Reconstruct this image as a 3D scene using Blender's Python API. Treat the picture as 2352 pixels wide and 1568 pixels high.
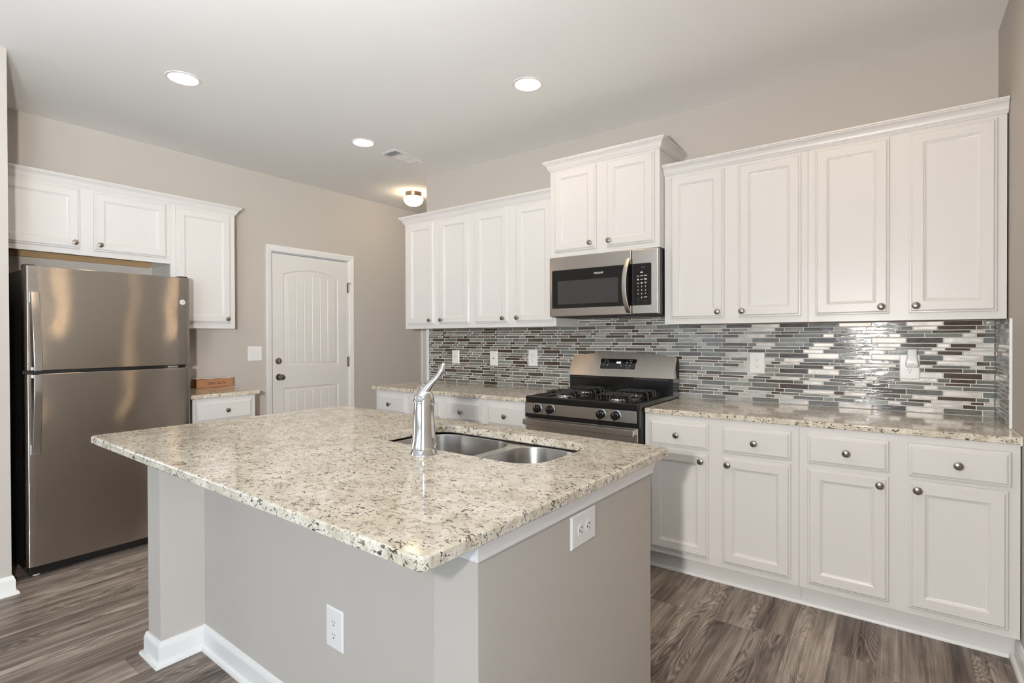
import bpy, bmesh, math, random
from mathutils import Matrix, Vector
random.seed(7)
PI = math.pi
S = bpy.context.scene
COL = S.collection
for o in list(bpy.data.objects):
    bpy.data.objects.remove(o, do_unlink=True)

# ------------------------------------------------------------------ key dimensions
XW, XR, ZC, XE = -2.626, 2.278, 2.7285, -1.5552     # door wall, right wall, ceiling, end of the range wall
YB, XB = -7.2, -5.2                                 # rear wall, far side of the living area
CT, CTH = 0.891, 0.028                              # wall counters: top, thickness
IT, ITH = 0.904, 0.028                              # island top

# ------------------------------------------------------------------ camera
cam_d = bpy.data.cameras.new('camera'); cam = bpy.data.objects.new('camera', cam_d); COL.objects.link(cam)
YAW, PITCH, ROLL = 0.6274, -0.0067, -0.0033
fwd = Vector((-math.sin(YAW)*math.cos(PITCH), math.cos(YAW)*math.cos(PITCH), math.sin(PITCH)))
rgt = Vector((math.cos(YAW), math.sin(YAW), 0)); up = rgt.cross(fwd)
r2 = rgt*math.cos(ROLL)+up*math.sin(ROLL); u2 = -rgt*math.sin(ROLL)+up*math.cos(ROLL)
R = Matrix((r2, u2, -fwd)).transposed().to_4x4()
cam.matrix_world = Matrix.Translation((1.8854, -3.3876, 1.2816)) @ R
cam_d.sensor_width = 36.0
cam_d.lens = 1206.53/2352*36
cam_d.shift_x = -7.32/2352
cam_d.shift_y = -1.78/2352
cam_d.clip_start = 0.05
S.camera = cam

# ------------------------------------------------------------------ world, lights, exposure
w = bpy.data.worlds.new('world'); S.world = w; w.use_nodes = True
w.node_tree.nodes['Background'].inputs[0].default_value = (0.75, 0.86, 1.0, 1)
w.node_tree.nodes['Background'].inputs[1].default_value = 0.6
S.view_settings.view_transform = 'Standard'
S.view_settings.look = 'None'
S.view_settings.gamma = 1.0
S.view_settings.use_curve_mapping = False
S.view_settings.exposure = 0.0

def area_light(name, loc, rot, sx, sy, energy, col, shape='RECTANGLE'):
    d = bpy.data.lights.new(name, 'AREA'); d.shape = shape; d.size = sx; d.size_y = sy
    d.energy = energy; d.color = col
    o = bpy.data.objects.new(name, d); COL.objects.link(o); o.location = loc; o.rotation_euler = rot
    return o
def point_light(name, loc, energy, col, radius, falloff=None, smooth=0.0):
    d = bpy.data.lights.new(name, 'POINT'); d.energy = energy; d.color = col; d.shadow_soft_size = radius
    o = bpy.data.objects.new(name, d); COL.objects.link(o); o.location = loc
    if falloff:
        d.use_nodes = True; nt = d.node_tree
        em = [n for n in nt.nodes if n.type == 'EMISSION'][0]
        lf = nt.nodes.new('ShaderNodeLightFalloff'); lf.inputs['Strength'].default_value = 1.0
        lf.inputs['Smooth'].default_value = smooth
        nt.links.new(lf.outputs[falloff], em.inputs['Strength'])
    return o
# the photographer's flash, a little left of and behind the camera
point_light('camera_flash', (1.65, -3.53, 1.34), 17.2, (1.0, 0.97, 0.935), 0.035, 'Constant')
# an added, unseen spot thrown upwards to brighten the ceiling
bd_ = bpy.data.lights.new('added_bounce_spot', 'SPOT'); bd_.energy = 195; bd_.color = (0.95, 0.975, 1.0); bd_.spot_size = math.radians(114); bd_.spot_blend = 1.0; bd_.shadow_soft_size = 0.12
bo_ = bpy.data.objects.new('added_bounce_spot', bd_); COL.objects.link(bo_); bo_.location = (1.25, -3.75, 1.45)
bo_.rotation_euler = (Vector((0.15, -2.85, 2.73))-Vector(bo_.location)).to_track_quat('-Z', 'Y').to_euler()
area_light('added_side_light', (XR+0.35, -4.6, 1.3), (0, PI/2, 0), 1.9, 1.9, 100, (0.64, 0.82, 1.0))  # unseen source added to brighten the faces that look right
area_light('added_left_light', (XB-0.35, -5.0, 1.45), (0, -PI/2, 0), 1.9, 1.9, 60, (0.92, 0.95, 1.0))  # unseen source added to lift the right wall
# daylight through the two rear windows behind the camera
area_light('window_daylight', (1.2, YB-0.25, 1.45), (PI/2, 0, 0), 1.9, 1.7, 20, (0.62, 0.82, 1.0))
area_light('window_daylight', (-1.0, YB-0.25, 1.45), (PI/2, 0, 0), 1.9, 1.7, 20, (0.62, 0.82, 1.0))
CANS = [(-1.329, -2.094), (0.178, -0.902), (-1.315, -0.885), (0.178, -2.094), (1.69, -0.90), (1.69, -2.094)]

# ------------------------------------------------------------------ materials
def new_mat(name):
    m = bpy.data.materials.new(name); m.use_nodes = True
    nt = m.node_tree; b = nt.nodes['Principled BSDF']
    return m, nt, b
def sl(c):
    return tuple(((x/255)/12.92 if x/255 <= 0.04045 else ((x/255+0.055)/1.055)**2.4) for x in c)
def rgba(c): return (c[0], c[1], c[2], 1)
def simple(name, col, rough=0.5, metal=0.0, spec=0.5, bump=0.0, bscale=200, coat=0.0, aniso=0.0):
    m, nt, b = new_mat(name)
    b.inputs['Base Color'].default_value = rgba(col)
    b.inputs['Roughness'].default_value = rough
    b.inputs['Metallic'].default_value = metal
    b.inputs['Specular IOR Level'].default_value = spec
    b.inputs['Coat Weight'].default_value = coat
    if aniso: b.inputs['Anisotropic'].default_value = aniso
    tc = nt.nodes.new('ShaderNodeTexCoord')
    n = nt.nodes.new('ShaderNodeTexNoise'); n.inputs['Scale'].default_value = bscale
    n.inputs['Detail'].default_value = 3
    nt.links.new(tc.outputs['Object'], n.inputs['Vector'])
    mx = nt.nodes.new('ShaderNodeMix'); mx.data_type = 'RGBA'; mx.blend_type = 'MULTIPLY'
    mx.inputs[0].default_value = 0.06
    mx.inputs[6].default_value = rgba(col)
    nt.links.new(n.outputs['Fac'], mx.inputs[7]); nt.links.new(mx.outputs[2], b.inputs['Base Color'])
    if bump:
        bp = nt.nodes.new('ShaderNodeBump'); bp.inputs['Strength'].default_value = bump; bp.inputs['Distance'].default_value = 0.001
        nt.links.new(n.outputs['Fac'], bp.inputs['Height']); nt.links.new(bp.outputs['Normal'], b.inputs['Normal'])
    return m
def emis(name, col, strength):
    m, nt, b = new_mat(name)
    b.inputs['Base Color'].default_value = rgba(col); b.inputs['Emission Color'].default_value = rgba(col)
    b.inputs['Emission Strength'].default_value = strength
    return m
def ramp(nt, stops, interp='LINEAR'):
    r = nt.nodes.new('ShaderNodeValToRGB'); e = r.color_ramp.elements; r.color_ramp.interpolation = interp
    while len(e) < len(stops): e.new(0.5)
    for i, (p, c) in enumerate(stops):
        e[i].position = p; e[i].color = rgba(c) if len(c) == 3 else c
    return r
def noise(nt, vec, scale, detail=4, rough=0.5, dist=0.0, dim='3D'):
    n = nt.nodes.new('ShaderNodeTexNoise'); n.inputs['Scale'].default_value = scale; n.inputs['Detail'].default_value = detail
    n.inputs['Roughness'].default_value = rough; n.inputs['Distortion'].default_value = dist
    nt.links.new(vec, n.inputs['Vector']); return n
def mapping(nt, vec, scale=(1, 1, 1), loc=(0, 0, 0), rot=(0, 0, 0)):
    m = nt.nodes.new('ShaderNodeMapping'); m.inputs['Scale'].default_value = scale; m.inputs['Location'].default_value = loc
    m.inputs['Rotation'].default_value = rot
    nt.links.new(vec, m.inputs['Vector']); return m
def math_n(nt, op, a, b=None):
    n = nt.nodes.new('ShaderNodeMath'); n.operation = op
    for i, x in enumerate((a, b)):
        if x is None: continue
        if isinstance(x, (int, float)): n.inputs[i].default_value = x
        else: nt.links.new(x, n.inputs[i])
    return n.outputs[0]
def mixc(nt, fac, a, b, mode='MIX'):
    n = nt.nodes.new('ShaderNodeMix'); n.data_type = 'RGBA'; n.blend_type = mode
    for i, x in ((0, fac), (6, a), (7, b)):
        if isinstance(x, (int, float)): n.inputs[i].default_value = x
        elif isinstance(x, tuple): n.inputs[i].default_value = rgba(x)
        else: nt.links.new(x, n.inputs[i])
    return n.outputs[2]

M = {}
M['wall'] = simple('wall_paint', (0.535, 0.493, 0.446), 0.75, spec=0.25, bump=0.12, bscale=350)
M['ceiling'] = simple('ceiling_paint', (0.87, 0.855, 0.835), 0.9, spec=0.15, bump=0.15, bscale=250)
M['trim'] = simple('trim_paint', (0.80, 0.79, 0.77), 0.35)
M['cab'] = simple('cabinet_paint', (0.72, 0.70, 0.678), 0.33, spec=0.4)
M['cab_in'] = simple('cabinet_shadow_gap', (0.5, 0.48, 0.45), 0.6)
M['door'] = simple('door_paint', (0.74, 0.72, 0.69), 0.4)
M['plastic'] = simple('white_plastic', (0.82, 0.81, 0.79), 0.3)
M['nickel'] = simple('brushed_nickel', (0.36, 0.33, 0.30), 0.24, 1.0)
M['bronze'] = simple('antique_nickel', (0.32, 0.28, 0.24), 0.3, 1.0)
M['chrome'] = simple('chrome', (0.80, 0.80, 0.81), 0.06, 1.0)
M['black'] = simple('black_enamel', (0.008, 0.008, 0.008), 0.18, spec=0.5)
M['blackm'] = simple('black_matte', (0.012, 0.012, 0.012), 0.55)
M['iron'] = simple('cast_iron', (0.025, 0.025, 0.026), 0.38, spec=0.6, bump=0.2, bscale=400)
M['blackglass'] = simple('black_glass', (0.006, 0.006, 0.007), 0.05, spec=0.6)
M['mwglass'] = simple('window_mesh_glass', (0.05, 0.05, 0.05), 0.12, spec=0.5)
M['fridge_side'] = simple('textured_black_side', (0.018, 0.018, 0.019), 0.4, bump=0.3, bscale=500)
M['wood'] = simple('raw_wood', sl((172, 142, 100)), 0.7, bump=0.1, bscale=60)
M['card'] = simple('cardboard', sl((176, 128, 92)), 0.8, bump=0.2, bscale=200)
M['paper'] = simple('white_paper', (0.8, 0.79, 0.77), 0.8)
M['ink'] = simple('black_ink', (0.02, 0.018, 0.016), 0.7)
M['white_print'] = simple('white_print', (0.75, 0.75, 0.75), 0.5)
M['grey_print'] = simple('grey_print', (0.32, 0.32, 0.32), 0.5)
M['led'] = emis('led_digits', (0.95, 0.97, 1.0), 1.6)
M['slot'] = simple('dark_slot', (0.015, 0.015, 0.015), 0.6)
M['grout'] = simple('grout', (0.82, 0.79, 0.74), 0.85, bump=0.3, bscale=500)
M['canlens'] = emis('lamp_lens', (1.0, 0.70, 0.42), 40.0)
M['globe'] = emis('lamp_globe', (1.0, 0.78, 0.50), 17.0)
M['brass'] = simple('warm_nickel', (0.42, 0.33, 0.24), 0.3, 1.0)
M['vent'] = simple('vent_enamel', (0.74, 0.72, 0.70), 0.45)
M['caulk'] = simple('caulk', (0.78, 0.76, 0.72), 0.6)

def steel(name, base, rough, along, spread=0.30, wob=0.012):
    """horizontally brushed steel: the fine brush lines tilt the surface up and down at random, so highlights smear vertically"""
    m, nt, b = new_mat(name)
    b.inputs['Metallic'].default_value = 1.0
    tc = nt.nodes.new('ShaderNodeTexCoord')
    mp = mapping(nt, tc.outputs['Object'], {'x': (2, 500, 500), 'y': (500, 2, 500)}[along])
    n = noise(nt, mp.outputs['Vector'], 1.0, 2)
    r = ramp(nt, [(0.2, tuple(c*0.95 for c in base)), (0.8, tuple(min(1, c*1.04) for c in base))])
    nt.links.new(n.outputs['Fac'], r.inputs[0]); nt.links.new(r.outputs[0], b.inputs['Base Color'])
    b.inputs['Roughness'].default_value = rough
    sc = nt.nodes.new('ShaderNodeVectorMath'); sc.operation = 'SCALE'; sc.inputs['Scale'].default_value = 91357.0
    nt.links.new(tc.outputs['Object'], sc.inputs[0])
    wn = nt.nodes.new('ShaderNodeTexWhiteNoise'); wn.noise_dimensions = '3D'; nt.links.new(sc.outputs[0], wn.inputs['Vector'])
    sp = nt.nodes.new('ShaderNodeSeparateColor'); nt.links.new(wn.outputs['Color'], sp.inputs[0])
    tilt = math_n(nt, 'MULTIPLY', math_n(nt, 'SUBTRACT', sp.outputs[0], 0.5), spread*2)
    lf = noise(nt, tc.outputs['Object'], 3.2, 1); wv = math_n(nt, 'MULTIPLY', math_n(nt, 'SUBTRACT', lf.outputs['Fac'], 0.5), wob*4)
    cv = nt.nodes.new('ShaderNodeCombineXYZ'); nt.links.new(tilt, cv.inputs[2]); nt.links.new(wv, cv.inputs[0 if along == 'x' else 1])
    ge = nt.nodes.new('ShaderNodeNewGeometry')
    ad = nt.nodes.new('ShaderNodeVectorMath'); ad.operation = 'ADD'; nt.links.new(ge.outputs['Normal'], ad.inputs[0]); nt.links.new(cv.outputs[0], ad.inputs[1])
    no = nt.nodes.new('ShaderNodeVectorMath'); no.operation = 'NORMALIZE'; nt.links.new(ad.outputs[0], no.inputs[0])
    nt.links.new(no.outputs[0], b.inputs['Normal'])
    return m
M['steel_fridge'] = steel('brushed_steel_fridge', (0.47, 0.435, 0.40), 0.085, 'y', 0.32, 0.016)
M['steel_x'] = steel('brushed_steel', (0.54, 0.505, 0.465), 0.18, 'x', 0.24, 0.008)
M['steel_sink'] = steel('satin_steel', (0.52, 0.50, 0.48), 0.24, 'x', 0.22, 0.0)

def granite(name):
    m, nt, b = new_mat(name)
    tc = nt.nodes.new('ShaderNodeTexCoord'); v = tc.outputs['Object']
    n1 = noise(nt, v, 14, 5, 0.6, 0.6)
    base = ramp(nt, [(0.30, sl((196, 186, 167))), (0.46, sl((216, 208, 191))), (0.62, sl((230, 224, 210)))])
    nt.links.new(n1.outputs['Fac'], base.inputs[0])
    n1b = noise(nt, v, 60, 4, 0.6, 0.4)
    rb = ramp(nt, [(0.30, (0.74, 0.70, 0.63)), (0.52, (1, 1, 1))]); nt.links.new(n1b.outputs['Fac'], rb.inputs[0])
    c = mixc(nt, 0.75, base.outputs[0], rb.outputs[0], 'MULTIPLY')
    # taupe and wine coloured smudges
    n2 = noise(nt, v, 48, 3, 0.55, 0.8)
    r2_ = ramp(nt, [(0.60, (0, 0, 0)), (0.66, (1, 1, 1))]); nt.links.new(n2.outputs['Fac'], r2_.inputs[0])
    c = mixc(nt, math_n(nt, 'MULTIPLY', r2_.outputs[0], 0.45), c, sl((150, 122, 106)))
    # dark flakes, long and thin
    w1 = mapping(nt, v, (0.85, 1.65, 1.4), rot=(0.3, 0.2, 0.55))
    n3 = noise(nt, w1.outputs['Vector'], 62, 2, 0.5, 1.2)
    r3_ = ramp(nt, [(0.603, (0, 0, 0)), (0.626, (1, 1, 1))]); nt.links.new(n3.outputs['Fac'], r3_.inputs[0])
    gate = noise(nt, v, 9, 2)
    rg = ramp(nt, [(0.34, (0.45, 0.45, 0.45)), (0.48, (1, 1, 1))]); nt.links.new(gate.outputs['Fac'], rg.inputs[0])
    c = mixc(nt, math_n(nt, 'MULTIPLY', math_n(nt, 'MULTIPLY', r3_.outputs[0], rg.outputs[0]), 0.9), c, sl((46, 36, 33)))
    n4 = noise(nt, v, 130, 2, 0.5, 0.5)
    r4_ = ramp(nt, [(0.625, (0, 0, 0)), (0.66, (1, 1, 1))]); nt.links.new(n4.outputs['Fac'], r4_.inputs[0])
    c = mixc(nt, math_n(nt, 'MULTIPLY', r4_.outputs[0], 0.6), c, sl((74, 58, 52)))
    nt.links.new(c, b.inputs['Base Color'])
    b.inputs['Roughness'].default_value = 0.09
    b.inputs['Specular IOR Level'].default_value = 0.5
    return m
M['granite'] = granite('granite')

def floor_mat():
    m, nt, b = new_mat('wood_plank_floor')
    tc = nt.nodes.new('ShaderNodeTexCoord'); sp = nt.nodes.new('ShaderNodeSeparateXYZ'); nt.links.new(tc.outputs['Object'], sp.inputs[0])
    PW, PL = 0.152, 1.22
    xi = math_n(nt, 'DIVIDE', sp.outputs[0], PW); ix = math_n(nt, 'FLOOR', xi); fx = math_n(nt, 'SUBTRACT', xi, ix)
    wn = nt.nodes.new('ShaderNodeTexWhiteNoise'); wn.noise_dimensions = '1D'; nt.links.new(ix, wn.inputs['W'])
    yo = math_n(nt, 'ADD', math_n(nt, 'DIVIDE', sp.outputs[1], PL), math_n(nt, 'MULTIPLY', wn.outputs['Value'], 7.31))
    iy = math_n(nt, 'FLOOR', yo); fy = math_n(nt, 'SUBTRACT', yo, iy)
    cv = nt.nodes.new('ShaderNodeCombineXYZ'); nt.links.new(ix, cv.inputs[0]); nt.links.new(iy, cv.inputs[1])
    w2 = nt.nodes.new('ShaderNodeTexWhiteNoise'); w2.noise_dimensions = '2D'; nt.links.new(cv.outputs[0], w2.inputs['Vector'])
    rnd = w2.outputs['Value']
    gv = nt.nodes.new('ShaderNodeCombineXYZ')
    nt.links.new(sp.outputs[0], gv.inputs[0]); nt.links.new(sp.outputs[1], gv.inputs[1]); nt.links.new(math_n(nt, 'MULTIPLY', rnd, 40.0), gv.inputs[2])
    mp = mapping(nt, gv.outputs[0], (26, 0.85, 1))
    nA = noise(nt, mp.outputs['Vector'], 1.0, 8, 0.60, 0.7)
    mp2 = mapping(nt, gv.outputs[0], (6.0, 0.75, 1)); nR = noise(nt, mp2.outputs['Vector'], 1.0, 3, 0.45, 0.3)
    rings = math_n(nt, 'SINE', math_n(nt, 'MULTIPLY', nR.outputs['Fac'], 270.0))
    rmask = noise(nt, mapping(nt, gv.outputs[0], (4, 0.8, 1), (3, 7, 0)).outputs['Vector'], 1.0, 2)
    rm = ramp(nt, [(0.47, (0, 0, 0)), (0.58, (1, 1, 1))]); nt.links.new(rmask.outputs['Fac'], rm.inputs[0])
    mp3 = mapping(nt, gv.outputs[0], (9, 1.9, 1)); nB = noise(nt, mp3.outputs['Vector'], 1.0, 5, 0.6, 0.6)
    mp4 = mapping(nt, gv.outputs[0], (170, 2.6, 1)); nC = noise(nt, mp4.outputs['Vector'], 1.0, 4, 0.6, 0.5)
    f = math_n(nt, 'ADD', math_n(nt, 'MULTIPLY', nA.outputs['Fac'], 0.40), math_n(nt, 'MULTIPLY', nC.outputs['Fac'], 0.26))
    f = math_n(nt, 'ADD', f, math_n(nt, 'MULTIPLY', math_n(nt, 'MULTIPLY', rings, rm.outputs[0]), 0.055))
    f = math_n(nt, 'ADD', f, math_n(nt, 'MULTIPLY', nB.outputs['Fac'], 0.38))
    f = math_n(nt, 'ADD', f, math_n(nt, 'MULTIPLY', math_n(nt, 'SUBTRACT', rnd, 0.5), 0.09))
    r = ramp(nt, [(0.37, sl((68, 59, 53))), (0.47, sl((110, 98, 89))), (0.56, sl((148, 135, 124))), (0.68, sl((192, 180, 169)))])
    nt.links.new(f, r.inputs[0])
    ex = math_n(nt, 'MINIMUM', fx, math_n(nt, 'SUBTRACT', 1.0, fx)); ey = math_n(nt, 'MINIMUM', fy, math_n(nt, 'SUBTRACT', 1.0, fy))
    e = math_n(nt, 'MINIMUM', math_n(nt, 'MULTIPLY', ex, PW), math_n(nt, 'MULTIPLY', ey, PL))
    seam = math_n(nt, 'LESS_THAN', e, 0.0009)
    c = mixc(nt, math_n(nt, 'MULTIPLY', seam, 0.55), r.outputs[0], (0.03, 0.025, 0.02))
    nt.links.new(c, b.inputs['Base Color'])
    b.inputs['Roughness'].default_value = 0.42
    b.inputs['Specular IOR Level'].default_value = 0.4
    bp = nt.nodes.new('ShaderNodeBump'); bp.inputs['Strength'].default_value = 0.25; bp.inputs['Distance'].default_value = 0.001
    nt.links.new(f, bp.inputs['Height']); nt.links.new(bp.outputs['Normal'], b.inputs['Normal'])
    return m
M['floor'] = floor_mat()

def glass_tile(name, dark, light, rough=0.06):
    m, nt, b = new_mat(name)
    tc = nt.nodes.new('ShaderNodeTexCoord')
    mp = mapping(nt, tc.outputs['Object'], (22, 22, 260)); n = noise(nt, mp.outputs['Vector'], 1.0, 4, 0.62, 0.6)
    r = ramp(nt, [(0.32, dark), (0.68, light)]); nt.links.new(n.outputs['Fac'], r.inputs[0])
    nt.links.new(r.outputs[0], b.inputs['Base Color'])
    b.inputs['Roughness'].default_value = rough
    b.inputs['Specular IOR Level'].default_value = 0.7
    mp2 = mapping(nt, tc.outputs['Object'], (14, 14, 210)); n2 = noise(nt, mp2.outputs['Vector'], 1.0, 2, 0.5, 0.8)
    bp = nt.nodes.new('ShaderNodeBump'); bp.inputs['Strength'].default_value = 0.45; bp.inputs['Distance'].default_value = 0.0012
    nt.links.new(n2.outputs['Fac'], bp.inputs['Height']); nt.links.new(bp.outputs['Normal'], b.inputs['Normal'])
    return m
M['t_brown'] = glass_tile('brown_glass_tile', sl((56, 45, 36)), sl((94, 82, 71)))
M['t_grey'] = glass_tile('grey_glass_tile', sl((88, 88, 84)), sl((128, 128, 122)))
M['t_teal'] = glass_tile('pale_green_glass_tile', sl((112, 115, 108)), sl((160, 162, 154)))
def metal_tile():
    m, nt, b = new_mat('brushed_aluminium_tile')
    tc = nt.nodes.new('ShaderNodeTexCoord')
    n = noise(nt, mapping(nt, tc.outputs['Object'], (9, 9, 22), rot=(0, 0.5, 0)).outputs['Vector'], 1.0, 2, 0.5, 1.5)
    r = ramp(nt, [(0.35, (0.28, 0.265, 0.245)), (0.65, (0.38, 0.36, 0.335))]); nt.links.new(n.outputs['Fac'], r.inputs[0])
    nt.links.new(r.outputs[0], b.inputs['Base Color']); b.inputs['Metallic'].default_value = 0.75
    b.inputs['Roughness'].default_value = 0.42
    bp = nt.nodes.new('ShaderNodeBump'); bp.inputs['Strength'].default_value = 0.35; bp.inputs['Distance'].default_value = 0.003
    nt.links.new(n.outputs['Fac'], bp.inputs['Height']); nt.links.new(bp.outputs['Normal'], b.inputs['Normal'])
    return m
M['t_metal'] = metal_tile()
def pane_mat():
    m, nt, b = new_mat('window_pane')
    b.inputs['Base Color'].default_value = (1, 1, 1, 1); b.inputs['Roughness'].default_value = 0.0
    b.inputs['Transmission Weight'].default_value = 1.0; b.inputs['IOR'].default_value = 1.1
    return m
M['pane'] = pane_mat()

# ------------------------------------------------------------------ mesh helpers (all in room coordinates)
def BM(): return bmesh.new()
def box(bm, x0, x1, y0, y1, z0, z1, bev=0.0, seg=2):
    x0, x1 = min(x0, x1), max(x0, x1); y0, y1 = min(y0, y1), max(y0, y1); z0, z1 = min(z0, z1), max(z0, z1)
    r = bmesh.ops.create_cube(bm, size=1.0, matrix=Matrix.Translation(((x0+x1)/2, (y0+y1)/2, (z0+z1)/2)) @ Matrix.Diagonal((x1-x0, y1-y0, z1-z0, 1)))
    if bev > 0:
        es = list({e for v in r['verts'] for e in v.link_edges})
        bmesh.ops.bevel(bm, geom=es, offset=bev, segments=seg, profile=0.5, affect='EDGES', clamp_overlap=True)
    return bm
def xform(bm, mat): bmesh.ops.transform(bm, matrix=mat, verts=bm.verts); return bm
def join(bm, other, mat=None):
    if mat is not None: xform(other, mat)
    me = bpy.data.meshes.new('tmp'); other.to_mesh(me); bm.from_mesh(me); bpy.data.meshes.remove(me); other.free(); return bm
def loft(bm, loops, close_start=False, close_end=False, cyclic=True):
    rows = [[bm.verts.new(p) for p in lp] for lp in loops]
    n = len(rows[0])
    for a, b_ in zip(rows, rows[1:]):
        for i in range(n if cyclic else n-1):
            j = (i+1) % n
            try: bm.faces.new((a[i], a[j], b_[j], b_[i]))
            except ValueError: pass
    if close_start: bm.faces.new(list(reversed(rows[0])))
    if close_end: bm.faces.new(rows[-1])
    return rows
def lathe(bm, prof, n=32, mat=None):
    """prof = [(r, z)], spun about z"""
    t = BM(); rows = []
    for r, z in prof:
        if r < 1e-6: rows.append([t.verts.new((0, 0, z))])
        else: rows.append([t.verts.new((r*math.cos(2*PI*k/n), r*math.sin(2*PI*k/n), z)) for k in range(n)])
    for a, b_ in zip(rows, rows[1:]):
        for k in range(n):
            q = (k+1) % n
            if len(a) == 1 and len(b_) == 1: continue
            if len(a) == 1: t.faces.new((a[0], b_[q], b_[k]))
            elif len(b_) == 1: t.faces.new((a[k], a[q], b_[0]))
            else: t.faces.new((a[k], a[q], b_[q], b_[k]))
    bmesh.ops.recalc_face_normals(t, faces=t.faces)
    return join(bm, t, mat)
def tube(bm, pts, rad, n=12, flat=1.0, caps=True):
    """rad: number or list; flat squashes the second axis"""
    pts = [Vector(p) for p in pts]; loops = []
    prev = None
    for i, p in enumerate(pts):
        d = (pts[min(i+1, len(pts)-1)]-pts[max(i-1, 0)]).normalized()
        if prev is None:
            ref = Vector((0, 0, 1)) if abs(d.z) < 0.9 else Vector((1, 0, 0))
            a = d.cross(ref).normalized()
        else:
            a = (prev-d*prev.dot(d)).normalized()
        prev = a; b_ = d.cross(a)
        r = rad[i] if isinstance(rad, (list, tuple)) else rad
        loops.append([p+a*r*math.cos(2*PI*k/n)+b_*r*flat*math.sin(2*PI*k/n) for k in range(n)])
    t = BM(); loft(t, loops, caps, caps); bmesh.ops.recalc_face_normals(t, faces=t.faces)
    return join(bm, t)
def rr(x0, y0, x1, y1, r, n=6):
    """rounded rectangle, counter-clockwise"""
    pts = []
    rs = r if isinstance(r, (list, tuple)) else [r]*4
    for (cx, cy, a0), q in zip(((x1, y0, -PI/2), (x1, y1, 0), (x0, y1, PI/2), (x0, y0, PI)), rs):
        ox = cx-q if cx == x1 else cx+q; oy = cy-q if cy == y1 else cy+q
        for k in range(n+1):
            a = a0+PI/2*k/n; pts.append((ox+q*math.cos(a), oy+q*math.sin(a)))
    return pts
def fill_holes(bm, outer, holes, z, flip=False):
    """planar face with holes; outlines are lists of (x, y)"""
    t = BM(); es = []
    for lp in [outer]+holes:
        vs = [t.verts.new((p[0], p[1], z)) for p in lp]
        es += [t.edges.new((vs[i], vs[(i+1) % len(vs)])) for i in range(len(vs))]
    bmesh.ops.triangle_fill(t, use_beauty=True, use_dissolve=False, edges=es)
    for f in t.faces:
        f.normal_update()
        if (f.normal.z < 0) != flip: f.normal_flip()
    return join(bm, t)
def sweep_plan(bm, path, prof, z0, closed_ends=True):
    """profile [(out, up)] along a plan polyline with mitred corners; 'out' is to the right of travel"""
    P = [Vector((p[0], p[1])) for p in path]; n = len(P); loops = []
    for i in range(n):
        def nrm(a, b_):
            d = (b_-a).normalized(); return Vector((d.y, -d.x))
        if i == 0: m = nrm(P[0], P[1])
        elif i == n-1: m = nrm(P[-2], P[-1])
        else:
            a, b_ = nrm(P[i-1], P[i]), nrm(P[i], P[i+1]); m = (a+b_)/(1+a.dot(b_))
        loops.append([(P[i].x+m.x*o, P[i].y+m.y*o, z0+h) for o, h in prof])
    t = BM(); loft(t, loops, closed_ends, closed_ends); bmesh.ops.recalc_face_normals(t, faces=t.faces)
    return join(bm, t)
def panel(w_, h_, prof):
    """front made of nested rectangles; prof = [(inset, depth)]; x 0..w, z 0..h, front towards -y"""
    bm = BM()
    loops = [[(i, -d, i), (w_-i, -d, i), (w_-i, -d, h_-i), (i, -d, h_-i)] for i, d in prof]
    loft(bm, loops, True, True); bmesh.ops.recalc_face_normals(bm, faces=bm.faces); return bm
def prism(bm, poly, y0, y1, bev=0.0):
    """poly in (x, z), extruded along y"""
    t = BM(); loft(t, [[(p[0], y0, p[1]) for p in poly], [(p[0], y1, p[1]) for p in poly]], True, True)
    bmesh.ops.recalc_face_normals(t, faces=t.faces)
    if bev: bmesh.ops.bevel(t, geom=list(t.edges), offset=bev, segments=2, profile=0.5, affect='EDGES', clamp_overlap=True)
    return join(bm, t)

# ------------------------------------------------------------------ objects
ORG = {}          # object -> origin used when its mesh was moved to local space
PIV = Vector((1.231, -2.758, 0.0)); IROT = -0.0262
ISL = Matrix.Translation(PIV) @ Matrix.Rotation(IROT, 4, 'Z') @ Matrix.Translation(-PIV)
def place(o, loc, frame):
    o.location = (frame @ Vector(loc)) if frame else loc
    if frame: o.rotation_euler = (0, 0, IROT)
def mesh_obj(name, bm, mats, smooth=35):
    me = bpy.data.meshes.new(name); bm.to_mesh(me); bm.free()
    for m in (mats if isinstance(mats, (list, tuple)) else [mats]): me.materials.append(m)
    if smooth:
        me.shade_smooth(); me.set_sharp_from_angle(angle=math.radians(smooth))
    o = bpy.data.objects.new(name, me); COL.objects.link(o)
    if smooth:
        wm = o.modifiers.new('weighted_normals', 'WEIGHTED_NORMAL'); wm.keep_sharp = True; wm.weight = 60
    return o
def props(o, label=None, cat=None, group=None, kind=None):
    if label: o['label'] = label
    if cat: o['category'] = cat
    if group: o['group'] = group
    if kind: o['kind'] = kind
    return o
def thing(name, label, cat, loc, group=None, frame=None):
    o = bpy.data.objects.new(name, None); o.empty_display_size = 0.1; COL.objects.link(o)
    place(o, loc, frame); ORG[o.name] = Vector(loc)
    return props(o, label, cat, group)
def part(name, bm, mat, parent, label=None, smooth=35):
    org = ORG[parent.name]; xform(bm, Matrix.Translation(-org))
    o = mesh_obj(name, bm, mat, smooth); o.parent = parent; ORG[o.name] = org
    if label: o['label'] = label
    return o
def single(name, bm, mat, label, cat, loc, group=None, frame=None, smooth=35):
    xform(bm, Matrix.Translation(-Vector(loc))); o = mesh_obj(name, bm, mat, smooth); place(o, loc, frame)
    ORG[o.name] = Vector(loc); return props(o, label, cat, group)
def struct(name, bm, mat, smooth=35, parent=None):
    o = mesh_obj(name, bm, mat, smooth); ORG[o.name] = Vector((0, 0, 0))
    if parent: o.parent = parent
    else: o['kind'] = 'structure'
    return o
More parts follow.
